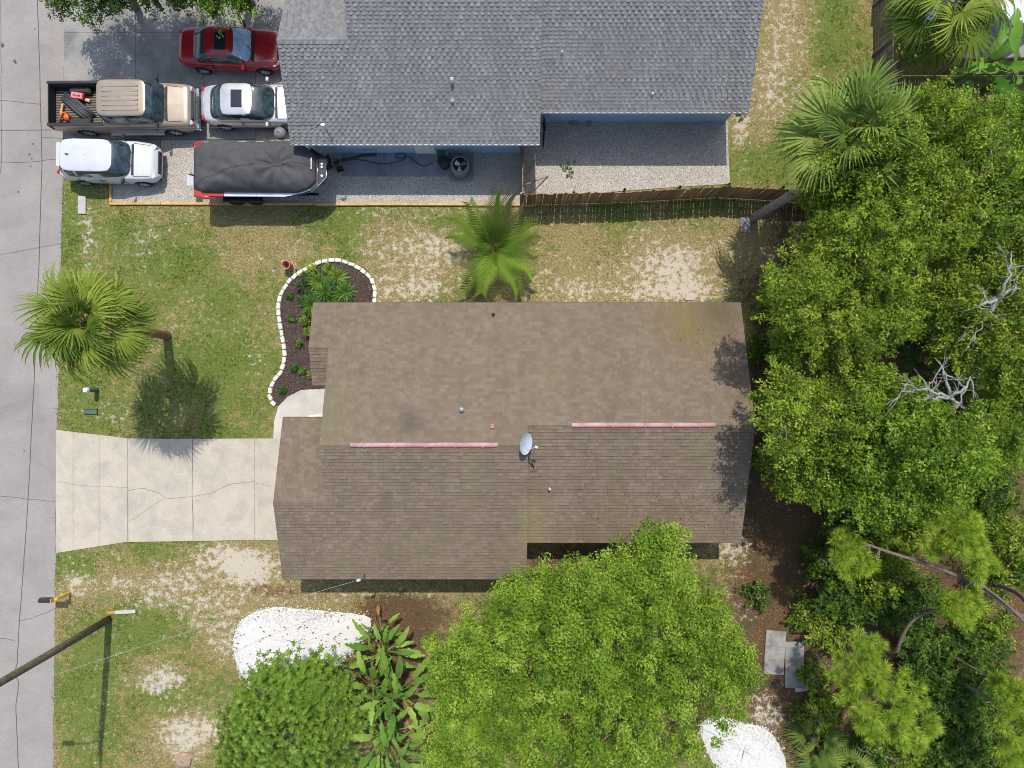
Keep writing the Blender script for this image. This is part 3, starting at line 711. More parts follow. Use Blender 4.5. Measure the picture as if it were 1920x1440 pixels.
def cabin(root, sp, paint, glass, wglass=None, frame=None):
    xA, xB, xC, xD = sp['cab']; zb, zr = sp['zb'], sp['zr']; wb, wr = sp['wb'], sp['wrf']; ne = sp.get('ne', 5.0)
    N, Mv = 120, 16; L = []
    for j in range(Mv+1):
        v = j/Mv; vv = v
        xf, xr = xA+(xB-xA)*vv, xD+(xC-xD)*vv; a = (xf-xr)/2; xc = (xf+xr)/2
        hw = wb+(wr-wb)*(v**1.25); z = zb+(zr-zb)*math.sin(v*math.pi/2*.92)/math.sin(math.pi/2*.92)
        row = []
        for i in range(N):
            th = 2*math.pi*i/N; cx, sy = math.cos(th), math.sin(th)
            nxx = math.copysign(abs(cx)**(2/ne), cx); nyy = math.copysign(abs(sy)**(2/ne), sy)
            row.append((xc+a*nxx, hw*nyy, z, nxx, nyy))
        L.append(row)
    parts = {}
    pil = sp['pillars']
    for j in range(Mv):
        for i in range(N):
            q = [L[j][i], L[j][(i+1)%N], L[j+1][(i+1)%N], L[j+1][i]]
            c = np.mean(np.array(q), 0); v = (j+.5)/Mv; key = 'paint'
            if abs(c[3]) > abs(c[4]):
                if abs(c[4]) < .9 and .05 < v < .95: key = 'windshield' if c[3] > 0 else 'rear_window'
                if key == 'rear_window' and sp.get('norear'): key = 'paint'
            else:
                if .12 < v < .86 and abs(c[3]) < sp.get('sidelim', .9) and c[0] > sp.get('side_rear', -9):
                    s = 0; ok = True
                    for p_ in pil:
                        if abs(c[0]-p_) < .045: ok = False
                        if c[0] > p_: s += 1
                    if ok: key = ('side_window', s, c[4] > 0)
            parts.setdefault(key, []).append([tuple(p_[:3]) for p_ in q])
    # roof skin
    cr = sp.get('crown', .06); top = L[-1]; cx = np.mean([p_[0] for p_ in top])
    prev = [(p_[0], p_[1], p_[2]) for p_ in top]
    for r_ in (.93, .82, .65, .42, .2, .02):
        cur = [(cx+(p_[0]-cx)*r_, p_[1]*r_, zr+cr*(1-r_*r_)) for p_ in top]
        for i in range(N): parts['paint'].append([prev[i], prev[(i+1)%N], cur[(i+1)%N], cur[i]])
        prev = cur
    for key, qs in parts.items():
        V = np.array(qs).reshape(-1, 3)
        u, inv = np.unique(np.round(V, 5), axis=0, return_inverse=True); F = inv.reshape(-1, 4)
        nm = 'roof' if key == 'paint' else (key if isinstance(key, str) else key[0])
        mt = (frame or paint) if nm == 'roof' else ((wglass or glass) if nm == 'windshield' else glass)
        fast_mesh(nm, u, F, mt, root, smooth=True, world=False)
def make_car(name, loc, rz, label, sp, paint, glass, cat='car', wglass=None, cut=None, sunroof=None):
    root = thing(name, loc, label, cat, rz)
    W2 = sp['W']/2; L = sp['L']
    car_body(sp, cut).build('body', paint, root, True, False, 45)
    MB().box((0,0,.5), (L*.9, sp['W']*.80, .42)).build('underbody', M['black_plastic'], root, world=False)
    for xw in sp['wheels']:
        for s in (-1, 1): make_wheel(root, xw, s*(W2-.115), sp['wr'], s)
    cabin(root, sp, paint, glass, wglass)
    if sunroof:
        x0, x1, hw = sunroof; MB().bbox(((x0+x1)/2,0,sp['zr']+sp.get('crown',.06)*.93), (x1-x0,hw*2,.03), .012).build('sunroof', M['glass'], root, world=False)
    MB().bbox((sp['cab'][0]+.03,0,sp['zb']+.035),(.10,sp['W']*.74,.03),.01).build('cowl', M['black_plastic'], root, world=False)
    for s in (-.35,.25): MB().tube([(sp['cab'][0]+.02,s,sp['zb']+.07),(sp['cab'][0]-.16,s+.32,sp['zb']+.19)],.012,5).build('wiper', M['black_plastic'], root, world=False)
    hz = lambda x: float(np.interp(x,*sp['top']))
    for s in (-1,1): MB().tube([(x,s*W2*.80*(1-.10*(x-sp['cab'][0])),hz(x)+.006) for x in np.linspace(sp['cab'][0]+.05,sp['L']*.43,8)],.007,4).build('hood_gap', M['black_plastic'], root, world=False)
    for s in (-1,1):
        for x in sp.get('door_x',[])[1:]: MB().bbox((x+.16,s*(W2*.975),.82),(.16,.03,.03),.01).build('door_handle', sp.get('mirror',paint), root, world=False)
    mx = sp['cab'][0]-.35
    for s in (-1, 1):
        mo = MB().bbox((mx, s*(W2+.09), sp['zb']+.1), (.13,.2,.13), .04).build('mirror', sp.get('mirror', paint), root, world=False)
        MB().box((mx+.02, s*(W2-.02), sp['zb']+.05), (.07,.14,.05)).build('stalk', M['black_plastic'], mo, world=False)
    for (x, y, z, sx, sy, sz, r_, mt, nm) in sp['lamps']:
        for s in (-1, 1): MB().bbox((x, s*y, z), (sx,sy,sz), .03, rz=R(r_)*s).build(nm, M[mt], root, world=False)
    for (c_, sz, mt, nm) in sp.get('extra', []):
        MB().bbox(c_, sz, min(sz)*.3).build(nm, M[mt] if isinstance(mt, str) else mt, root, world=False)
    for x in sp.get('door_x', []):
        for s in (-1, 1): MB().box((x, s*(W2*.985), .66), (.014,.03,.55)).build('door_gap', M['black_plastic'], root, world=False)
    return root

white = mat_paint('white_car_paint', (.60,.61,.62), .3); silver = mat_paint('silver_car_paint', (.60,.60,.62), .3, .35)
red = mat_paint('red_car_paint', (.36,.008,.018), .25); tan = mat_paint('tan_car_paint', (.34,.275,.205), .38, .3)
glass = M['car_glass']; shade = mat_simple('sunshade', (.32,.42,.50), .2, var=.35, scale=5, sp=.6)
PW = ([-.5,-.475,-.42,-.3,0,.3,.42,.47,.5], [.70,.82,.93,.985,1,.985,.93,.82,.66])
make_car('suv', (-17.93, 9.93, .038), R(-1.2), 'white compact suv parked next to the grass by the road', dict(L=4.4, W=1.84, wheels=(-1.32,1.36), wr=.34,
    w=PW, top=([-2.2,-2.1,-1.6,.75,1.1,1.9,2.1,2.2],[.85,1.0,1.05,1.03,1.03,.90,.78,.62]), cab=(1.15,.5,-1.70,-2.06), zb=1.0, zr=1.55, wb=.84, wrf=.68, pillars=(-.28,-1.1), crown=.07, side_rear=-1.55,
    lamps=[(1.99,.62,.80,.22,.28,.1,-32,'lamp_clear','headlight'),(-2.09,.55,.95,.10,.24,.14,25,'tail_red','taillight')],
    extra=[((2.17,0,.62),(.1,1.0,.22),'black_plastic','grille'),((-1.35,0,1.635),(.14,.035,.05),'black_plastic','antenna'),((-1.76,0,1.55),(.16,1.05,.04),white,'spoiler'),((2.1,0,.40),(.14,1.45,.12),'black_plastic','bumper'),((-2.16,0,.45),(.12,1.4,.2),'black_plastic','bumper')],
    door_x=(.72,-.3,-1.25), mirror=M['black_plastic']), white, glass, 'suv')
make_car('sedan', (-11.5, 12.45, .045), 0, 'silver white sedan with sunroof parked nose to the blue house', dict(L=4.6, W=1.82, wheels=(-1.40,1.42), wr=.33,
    w=PW, top=([-2.3,-2.2,-1.6,.8,1.1,2.0,2.2,2.3],[.78,.93,.99,.95,.94,.82,.72,.58]), cab=(1.05,.06,-1.2,-1.9), zb=.93, zr=1.36, wb=.82, wrf=.66, pillars=(-.25,), crown=.06, sidelim=.93,
    lamps=[(2.1,.66,.70,.28,.28,.12,-35,'lamp_clear','headlight'),(-2.16,.60,.86,.12,.30,.14,24,'tail_red','taillight')],
    extra=[((2.26,0,.55),(.08,.8,.16),'black_plastic','grille'),((2.2,0,.36),(.14,1.4,.1),'black_plastic','bumper')], door_x=(.72,-.45)), silver, glass, 'car', sunroof=(-.76,-.28,.38))
make_car('coupe', (-12.5, 14.98, .045), R(-1), 'dark red coupe with sunroof parked beside the hedge', dict(L=4.6, W=1.82, wheels=(-1.38,1.38), wr=.33,
    w=PW, top=([-2.3,-2.2,-1.5,.5,.9,2.0,2.2,2.3],[.78,.93,.99,.94,.92,.80,.70,.56]), cab=(1.0,.26,-.95,-1.68), zb=.92, zr=1.32, wb=.82, wrf=.63, pillars=(-.72,), crown=.06, sidelim=.93,
    lamps=[(1.98,.64,.70,.34,.24,.12,-32,'lamp_clear','headlight'),(-2.19,.54,.82,.1,.34,.12,18,'tail_red','taillight')],
    extra=[((2.26,0,.52),(.08,.9,.16),'black_plastic','grille')], door_x=(.62,-.75)), red, glass, 'car', wglass=shade, sunroof=(-.5,-.02,.38))
# ---- pickup
BX0, BX1 = -3.08, -.72
TW = ([-.5,-.49,-.45,.0,.40,.46,.485,.5], [.94,.97,1,1,1,.97,.92,.82])
tp = make_car('pickup_truck', (-17.2, 12.28, .045), R(.3), 'tan crew cab pickup truck with tools in its open bed', dict(L=6.3, W=2.0, wheels=(-1.85,2.05), wr=.40,
    w=TW, top=([-3.15,-3.1,-.6,1.7,1.95,2.95,3.1,3.15],[1.28,1.30,1.30,1.27,1.24,1.14,1.0,.85]), cab=(2.02,1.42,-.62,-.72), zb=1.22, zr=1.90, wb=.92, wrf=.76, ne=7, pillars=(.28,), crown=.05, sidelim=.93,
    lamps=[(2.97,.74,.95,.22,.24,.2,-25,'lamp_clear','headlight'),(-3.1,.93,1.05,.1,.12,.34,0,'tail_red','taillight')],
    extra=[((3.1,0,.93),(.12,1.25,.3),'black_plastic','grille'),((3.16,0,.93),(.06,1.2,.06),'chrome','grille_bar'),((3.18,0,.6),(.22,1.9,.24),'chrome','bumper'),((-3.2,0,.62),(.2,1.85,.18),'chrome','bumper'),((.4,1.02,.48),(2.4,.18,.06),'alloy','running_board'),((.4,-1.02,.48),(2.4,.18,.06),'alloy','running_board')],
    door_x=(1.35,.28,-.6), mirror=M['black_plastic']), tan, glass, 'truck', cut=lambda x, y, z: x < BX1 and x > BX0 and abs(y) < .86 and z > 1.22)
bed = MB(); bl = (BX0+BX1)/2; bw = BX1-BX0
bed.box((bl,0,.80),(bw,1.7,.04)); bed.box((bl,.86,1.06),(bw,.03,.5)); bed.box((bl,-.86,1.06),(bw,.03,.5)); bed.box((BX0,0,1.06),(.03,1.72,.5)); bed.box((BX1,0,1.06),(.03,1.72,.5))
bedliner = mat_simple('bed_liner', (.03,.03,.03), .7); bed_o = bed.build('truck_bed', bedliner, tp, world=False)
rib = mat_simple('bed_rib', (.17,.145,.10), .7)
for k in range(14): MB().box((bl,-.72+k*.11,.83),(bw-.1,.06,.02)).build('rib', rib, bed_o, world=False)
for s in (-1, 1): MB().bbox((bl,s*.92,1.325),(bw+.1,.12,.035),.01).build('bed_rail', M['black_plastic'], bed_o, world=False)
for s in (-1,1): MB().bbox((-1.85,s*.70,.95),(.95,.3,.28),.06).build('wheel_housing', bedliner, bed_o, world=False)
for x in (.4,):
    for s in (-.5,-.3,-.1,.1,.3,.5): MB().bbox((x,s*1.0,1.932+.014*(1-abs(s))),(1.55,.11,.016),.006).build('roof_rib', tan, tp, world=False)
# things lying in the bed (truck frame -> place)
def T(x, y, z): return (-17.2+x, 12.28+y, .045+z)
tb = thing('tool_box', T(-1.95,.42,.84), 'red tool box near the cab end of the tan truck bed', 'tool box')
MB().bbox(T(-1.95,.42,.98),(.55,.3,.26),.02,R(-8)).build('case', M['red_tool'], tb); MB().bbox(T(-1.95,.42,1.125),(.5,.25,.03),.01,R(-8)).build('lid', mat_simple('pale_red',(.62,.2,.22),.5,var=.4,scale=12), tb); MB().tube([T(-2.1,.43,1.13),T(-2.08,.42,1.19),T(-1.82,.39,1.19),T(-1.8,.4,1.13)],.015,6).build('handle', M['black_plastic'], tb)
tag(MB().bbox(T(-1.58,.28,.90),(.2,.14,.14),.01,R(-20)).build('cardboard_box', mat_simple('cardboard',(.5,.36,.2),.9)), 'small tan cardboard box beside the red tool box', 'box')
mb = MB(); seg = [T(-2.75,.35,.92),T(-2.3,.05,1.0),T(-1.85,-.35,.98),T(-1.5,-.62,.9)]
for k in range(5): mb.tube([Vector(p)+Vector((rnd.uniform(-.05,.05)+k*.05, .06*k, .03*math.sin(k*2))) for p in seg], [.06,.09,.09,.05], 7)
tag(mb.build('folded_tarp', mat_simple('tarp',(.05,.052,.055),.6,bmp=.5,bscale=12), smooth=True), 'dark folded tarp lying across the tan truck bed', 'tarp')
bl_ = thing('leaf_blower', T(-2.6,-.45,.84), 'orange leaf blower at the tail end of the truck bed', 'leaf blower')
MB().lathe([(.06,0),(.16,.03),(.18,.14),(.12,.24),(.04,.27)], T(-2.45,-.5,.84), 14).build('motor', M['orange_tool'], bl_, smooth=True)
MB().tube([T(-2.45,-.35,1.0),T(-2.6,-.3,1.05),T(-2.75,-.5,1.0),T(-2.82,-.66,.92)], .045, 8).build('tube', M['orange_tool'], bl_, smooth=True); MB().tube([T(-2.38,-.4,1.05),T(-2.28,-.45,1.12),T(-2.3,-.65,1.05)], .03, 6).build('handle', M['black_plastic'], bl_)
tag(MB().bbox(T(-2.72,-.12,.95),(.09,.5,.07),.015,R(-12)).build('wooden_block', M['lumber']), 'short yellow wooden block beside the orange blower', 'wood')

# ------------------------------------------------------------------ covered boat on its trailer
BO = Vector((-11.0, 9.28, 0))      # boat midpoint, bow to the east
boat = thing('boat', BO, 'boat under a dark grey fitted cover beside the blue house', 'boat')
def hull_half(x):   # half beam
    return float(np.interp(x, [-2.75,-2.5,1.2,2.0,2.5,2.85], [1.08,1.16,1.18,1.02,.80,.62]))
def hull_band(name, z0, z1, x0, x1, mat, off=0.0):
    xs = np.linspace(x0, x1, 30); mb = MB()
    for s in (-1, 1):
        vs = []
        for x in xs:
            for z in (z0, z1):
                f = np.interp(z, [.55,.75,1.0,1.3], [.35,.82,.94,1.0]); lift = .25*max(0,(x-1.2)/1.6)**2
                vs.append((BO.x+x, BO.y+s*(hull_half(x)*f+off), z+lift*(1.3-z)/.75))
        fs = [(2*i,2*i+2,2*i+3,2*i+1) for i in range(len(xs)-1)]
        mb.add(vs, fs if s < 0 else [f[::-1] for f in fs])
    return mb.build(name, mat, boat, smooth=True)
boat_black = mat_paint('boat_black', (.02,.02,.024), .2); boat_red = mat_paint('boat_red', (.45,.035,.012), .25); boat_white = mat_paint('boat_white', (.62,.68,.72), .25)
mb = MB(); xs = np.linspace(-2.75, 2.85, 40); ring = []
for x in xs:
    w = hull_half(x); lift = .25*max(0,(x-1.2)/1.6)**2
    half = [(0,.5+lift),(.35*w,.55+lift),(.82*w,.75+lift*.7),(.94*w,1.0+lift*.4),(w,1.3),(.9*w,1.34),(0,1.34)]
    ring.append([(BO.x+x,BO.y+y,z) for y,z in half]+[(BO.x+x,BO.y-y,z) for y,z in half[::-1][1:-1]])
n = len(ring[0]); mb.add([p for r_ in ring for p in r_], [(i*n+j,(i+1)*n+j,(i+1)*n+(j+1)%n,i*n+(j+1)%n) for i in range(len(xs)-1) for j in range(n)]+[tuple(range(n)),tuple((len(xs)-1)*n+j for j in range(n-1,-1,-1))])
mb.build('hull', boat_black, boat, smooth=True, auto=40)
hull_band('stripe', .98, 1.10, -1.5, 2.7, boat_white, .012); hull_band('red_side', .98, 1.28, -2.74, -1.5, boat_red, .012); hull_band('red_band', .80, .95, -2.74, -.9, boat_red, .012)
for nm, x0, x1, mt in (('gunwale_red',-2.74,-1.45,boat_red),('gunwale_white',-1.43,2.5,boat_white)):
    xs = np.linspace(x0,x1,16)
    for s in (-1,1):
        g_ = MB().add([(BO.x+x,BO.y+s*(hull_half(x)-d*(1 if nm[-1]=='d' else min(1,(2.6-x)*.9))),1.352) for x in xs for d in (.20,-.005)],[(2*i,2*i+2,2*i+3,2*i+1) if s > 0 else (2*i+1,2*i+3,2*i+2,2*i) for i in range(15)]); g_.build(nm, mt, boat)
# rear red corner fins, bow deck with chrome trim
for s in (-1, 1): MB().tube([(BO.x-2.72,BO.y+s*1.1,1.3),(BO.x-2.3,BO.y+s*1.2,1.28),(BO.x-1.6,BO.y+s*1.22,1.22)], [.09,.08,.03], 8).build('stern_rail', boat_red, boat, smooth=True)
dk = MB().prism([(BO.x+2.3,BO.y-.95),(BO.x+2.62,BO.y-.72),(BO.x+2.98,BO.y-.36),(BO.x+2.98,BO.y+.42),(BO.x+2.62,BO.y+.72),(BO.x+2.3,BO.y+.95)],1.33,1.40).build('bow_deck', boat_black, boat)
MB().tube([(BO.x+2.36,BO.y-.98,1.42),(BO.x+2.64,BO.y-.75,1.42),(BO.x+3.0,BO.y-.37,1.42),(BO.x+3.0,BO.y+.43,1.42)], .022, 8).build('chrome_trim', M['chrome'], dk, smooth=True)
MB().tube([(BO.x+2.62,BO.y-.74,1.42),(BO.x+2.64,BO.y+.5,1.42)], .022, 8).build('chrome_trim', M['chrome'], dk, smooth=True)
for (dx, dy) in ((2.8,.22),(2.8,.08),(2.8,-.3)): MB().lathe([(.05,0),(.05,.02),(.035,.02)], (BO.x+dx,BO.y+dy,1.40), 12).build('cup_ring', M['alloy'], dk)
# cover
outline = [(-2.62,-.70),(-2.35,-.98),(1.75,-1.02),(2.2,-.86),(2.52,-.55),(2.52,.55),(2.25,.80),(1.8,1.16),(-2.2,1.22),(-2.62,.88)]
def cover_r(th):
    d = np.array([math.cos(th), math.sin(th)]); best = 9
    for i in range(len(outline)):
        a = np.array(outline[i-1]); e = np.array(outline[i])-a; den = d[0]*e[1]-d[1]*e[0]
        if abs(den) < 1e-9: continue
        t = (a[0]*e[1]-a[1]*e[0])/den; u = (a[0]*d[1]-a[1]*d[0])/den
        if t > 0 and -1e-6 <= u <= 1+1e-6: best = min(best, t)
    return best
NT, NRg = 160, 34; V = []; 
rr = [cover_r(2*math.pi*i/NT) for i in range(NT)]
for j in range(NRg+3):
    f = min(1.0, (j+.02)/NRg)
    for i in range(NT):
        th = 2*math.pi*i/NT; x, y = rr[i]*f*math.cos(th), rr[i]*f*math.sin(th)
        e = 1-f
        z = 1.52 + .50*(1-math.exp(-e*4.2)) + .16*math.exp(-((x+.35)**2/1.6+y*y/.5))
        # valleys where the cloth sags between the poles
        z -= .14*math.exp(-(((x-1.05)**2)/.12+((y-.05)**2)/.10)) + .07*math.exp(-(((x+1.7)**2)/.25+((y+.1)**2)/.3))
        a2 = math.atan2(y-.05, x-1.05); d2 = math.hypot(x-1.05, y-.05)
        z += .055*math.sin(a2*9+1.5*math.sin(d2*2))*math.exp(-((d2-.55)/.45)**2)
        z += .04*math.sin((x*.75+y*1.25)*8.5+2*math.sin(x*2.0))*math.exp(-(((x+1.3)/.9)**2+((y+.15)/.6)**2))
        z += .018*math.sin(y*7+x*3.1+2*math.sin(x*1.3))*min(1, e*5)
        k = 1.0
        if j >= NRg: q = j-NRg; z = 1.52-.09*q; k = 1.0+.012*min(q,1)
        V.append((BO.x+x*k, BO.y+y*k, z))
F = [(j*NT+i, (j+1)*NT+i, (j+1)*NT+(i+1)%NT, j*NT+(i+1)%NT) for j in range(NRg+2) for i in range(NT)]
cv = fast_mesh('cover', np.array(V), np.array(F), M['canvas'], boat, smooth=True)
MB().tube([(BO.x-.02,BO.y+1.1,1.75),(BO.x-.02,BO.y+.5,2.05),(BO.x-.02,BO.y,2.13),(BO.x-.02,BO.y-.5,2.05),(BO.x-.02,BO.y-1.1,1.75)], .006, 5).build('cover_seam', M['black_plastic'], cv)
for i in range(4): MB().box((BO.x-2.0+i*.75,BO.y+1.04+.01*i,1.72),(.34,.03,.012)).build('tie_patch', M['pale_wire'], cv)
MB().bbox((BO.x+2.42,BO.y+.15,1.68),(.04,.5,.02),.005).build('label_strip', M['vent_white'], cv)
for (a, b_) in (((-2.6,.75,.9),(-3.15,1.2,.55)),((-2.6,.6,.9),(-3.05,1.1,.55))): MB().tube([BO+Vector(a),BO+Vector(b_)], .018, 6).build('ladder_rail', M['steel'], boat)
MB().tube([BO+Vector((-2.7,-.1,.7)),BO+Vector((-3.3,0,.62))], .03, 8).build('drive_leg', M['black_plastic'], boat); MB().box(BO+Vector((-3.25,-.25,.6)),(.3,.5,.04)).build('trim_tab', M['steel'], boat)
boat.location.z = .36
trl = thing('boat_trailer', BO+Vector((.3,0,0)), 'black boat trailer under the covered boat with its tongue by the wall', 'trailer')
for s in (-1, 1):
    MB().box((BO.x-.1,BO.y+s*.75,.5),(4.8,.1,.12)).build('frame_rail', boat_black, trl)
    MB().bbox((BO.x-1.0,BO.y+s*1.02,.74),(1.8,.28,.05),.02).build('fender', boat_black, trl)
    for dx in (-1.45,-.6): make_wheel_p = MB().lathe([(.18,-.1),(.3,-.11),(.33,-.06),(.33,.06),(.3,.11),(.18,.1)],(BO.x+dx,BO.y+s*1.02,.35),20,True,True,Matrix.Rotation(R(90),3,'X')).build('wheel', M['rubber'], trl, True)
tg = P(706, 291, .5)
MB().tube([(BO.x+2.2,BO.y+.1,.5),(BO.x+3.4,BO.y+.75,.5),(tg.x-.6,tg.y,.5),(tg.x,tg.y+.02,.5)], .07, 8).build('tongue', M['black_plastic'], trl)
MB().tube([(BO.x+2.3,BO.y+.7,.5),(BO.x+2.75,BO.y+.95,.55),(BO.x+2.85,BO.y+.6,.6),(BO.x+2.8,BO.y+.3,1.0)], .08, 8).build('winch_post', M['black_plastic'], trl)
for k in range(3): MB().box((BO.x-1.5+k*1.5,BO.y,.42),(.1,1.6,.1)).build('cross_bar', boat_black, trl)

# ------------------------------------------------------------------ things along the blue wall
st = P(632,305,.5); hs = thing('step_stool', (st.x,st.y,0), 'small metal folding stool on the gravel by the boat bow', 'stool', R(18))
for dx in (-.16,.16):
    MB().tube([(dx,-.3,.0),(dx,-.16,.62),(dx,.16,.62),(dx,.3,.0)], .018, 6).build('leg_frame', M['alloy'], hs, world=False)
for y, z in ((-.26,.2),(-.2,.42),(.0,.62)): MB().bbox((0,y,z),(.34,.12,.03),.008).build('step', M['black_plastic'], hs, world=False)
hp = [(690,292),(678,298),(650,300),(620,303),(600,299)]
hose = [(612,300),(640,297),(680,300),(712,308),(735,306),(760,298),(762,290),(748,287),(740,293),(748,298),(764,292),(776,300),(786,310),(800,311),(812,304)]
pp = [P(a, b_, .06) for a, b_ in hose]; pp = [Vector(q) for q in chaikin([tuple(p) for p in pp], 2)]
tube_thing('garden_hose', pp, .022, mat_simple('hose_green',(.03,.07,.055),.5), 'green hose looped along the paved side path', 'hose')
ac = P(865,308,0); ac = Vector((ac.x, 9.75, 0))
acu = thing('air_conditioner', ac, 'round grey air conditioner unit beside the blue wall', 'air conditioner')
acm = mat_simple('ac_grey',(.2,.2,.205),.5,var=.1)
MB().bbox((ac.x,ac.y,.04),(1.05,1.0,.06),.02).build('pad', M['pad'], acu)
MB().lathe([(.40,.07),(.43,.1),(.43,.78),(.40,.86),(.30,.88)], ac, 28, True, False).build('casing', acm, acu, smooth=True, auto=40)
for k in range(40):
    a = k*2*math.pi/40; MB().box((ac.x+math.cos(a)*.435,ac.y+math.sin(a)*.435,.44),(.02,.012,.66),a).build('fin', acm, acu)
MB().lathe([(.31,.70),(.31,.71)], ac, 24).build('fan_well', M['black_plastic'], acu)
fan = MB()
for k in range(3):
    a = k*2.094+.5; fan.add([Vector((ac.x,ac.y,.76))+Matrix.Rotation(a,3,'Z')@Vector(q) for q in ((.03,-.05,.02),(.27,-.12,.03),(.28,.10,-.02),(.03,.05,-.02))], [(0,1,2,3)])
fan.build('fan', M['alloy'], acu)
for r_ in (.10,.17,.24,.31): MB().tube([(ac.x+math.cos(t)*r_,ac.y+math.sin(t)*r_,.885) for t in np.linspace(0,6.283,25)], .006, 5).build('grille_ring', M['black_plastic'], acu)
chc = P(828,282,.6); ch = thing('lawn_chair', (chc.x,chc.y-.05,0), 'green metal frame chair against the blue wall', 'chair')
x, y = chc.x, chc.y-.05; gp = mat_simple('chair_green',(.35,.5,.42),.5)
for dx in (-.24,.24):
    MB().tube([(x+dx,y-.25,0),(x+dx,y-.25,.62),(x+dx,y+.2,.62)], .016, 6).build('arm', gp, ch); MB().tube([(x+dx,y+.22,0),(x+dx,y+.22,.45),(x+dx,y+.32,.95)], .016, 6).build('leg', gp, ch)
MB().bbox((x,y,.43),(.48,.46,.03),.01).build('seat', M['green_plastic'], ch)
for k in range(5): MB().box((x,y+.24+k*.018,.52+k*.09),(.48,.02,.05)).build('slat', gp, ch)
bn = P(832,304,.5); tc_ = thing('trash_can', (bn.x,bn.y,0), 'black trash can standing between the door and the air conditioner', 'trash can')
MB().lathe([(.20,0),(.26,.55),(.275,.6),(.25,.6),(.2,.1)], (bn.x,bn.y,0), 20, True, True).build('bin', M['black_plastic'], tc_, smooth=True, auto=40); MB().lathe([(.28,.60),(.27,.64),(.1,.68)], (bn.x,bn.y,0), 20).build('lid', M['black_plastic'], tc_, smooth=True, auto=40)
kg = P(525,250,.85); gl = thing('kettle_grill', (kg.x,kg.y,0), 'grey kettle grill between the silver sedan and the boat', 'grill')
MB().lathe([(.02,.55),(.18,.6),(.26,.72),(.28,.85),(.24,.96),(.12,1.04),(.02,1.06)], (kg.x,kg.y,0), 20).build('kettle', mat_simple('grill_grey',(.2,.2,.21),.4), gl, smooth=True)
MB().tube([(kg.x-.05,kg.y,1.06),(kg.x-.05,kg.y,1.1),(kg.x+.05,kg.y,1.1),(kg.x+.05,kg.y,1.06)], .012, 6).build('handle', M['black_plastic'], gl)
for k in range(3): a = k*2.094; MB().tube([(kg.x+.15*math.cos(a),kg.y+.15*math.sin(a),.65),(kg.x+.3*math.cos(a),kg.y+.3*math.sin(a),.05)], .014, 6).build('leg', M['alloy'], gl)
for (px, py, s1, s2, lab) in ((1075,228,.34,.22,'pinkish concrete block by the blue wall of the fenced yard'),(1104,230,.2,.22,'small grey concrete block by the blue wall of the fenced yard')):
    c = P(px,py,.1); tag(MB().bbox((c.x,c.y,.022+.09),(s1,s2,.18),.02,R(6)).build('concrete_block', M['pad']), lab, 'block')
bk = P(1020,240,.4); o = thing('bicycle', (bk.x,bk.y,0), 'dark bicycle leaning in the corner of the blue house', 'bicycle')
for dy in (-.5,.45): MB().tube([(bk.x-.02,bk.y+dy+math.cos(t)*.32,.34+math.sin(t)*.32) for t in np.linspace(0,6.283,21)], .02, 6).build('wheel', M['rubber'], o)
MB().tube([(bk.x,bk.y-.5,.34),(bk.x+.02,bk.y-.15,.75),(bk.x+.02,bk.y+.3,.78),(bk.x,bk.y+.45,.34),(bk.x,bk.y,.3),(bk.x+.02,bk.y-.15,.75)], .02, 6).build('frame', M['black_plastic'], o)
MB().tube([(bk.x-.25,bk.y+.32,.98),(bk.x+.25,bk.y+.32,.98)], .014, 6).build('handlebar', M['black_plastic'], o); MB().bbox((bk.x,bk.y-.2,.88),(.12,.24,.05),.02).build('saddle', M['black_plastic'], o)

# ------------------------------------------------------------------ fences
picket_m = MB(); picket_m.add([(-.068,-.01,.04),(.068,-.01,.04),(.068,.01,.04),(-.068,.01,.04),(-.068,-.01,1.70),(.068,-.01,1.70),(.068,.01,1.70),(-.068,.01,1.70),(-.035,-.01,1.75),(.035,-.01,1.75),(.035,.01,1.75),(-.035,.01,1.75)],
    [(3,2,1,0),(0,1,5,4),(2,3,7,6),(1,2,6,5),(3,0,4,7),(4,5,9,8),(6,7,11,10),(5,6,10,9),(7,4,8,11),(8,9,10,11)])
pk = picket_m.build('picket_mesh', M['fence_wood']); PICK = pk.data; bpy.data.objects.remove(pk)
PICKG = PICK.copy(); PICKG.materials[0] = M['fence_grey']
def picket_mat(base, name):
    m, nt, b = new_mat(name); oi = nt.nodes.new('ShaderNodeObjectInfo'); n = noise(nt, 7, 4, .7)
    f = maths(nt, 'ADD', maths(nt, 'MULTIPLY', oi.outputs['Random'], .7), maths(nt, 'MULTIPLY', n.outputs[0], .35))
    r = ramp(nt, f, [(.1, tuple(x*.6 for x in base)), (.6, base), (1, tuple(min(1,x*1.5) for x in base))]); nt.links.new(r.outputs[0], b.inputs['Base Color']); b.inputs['Roughness'].default_value = .9; spec(b, .15); return m
PICK.materials[0] = picket_mat((.29,.185,.095), 'picket_brown'); PICKG.materials[0] = picket_mat((.25,.185,.125), 'picket_grey')
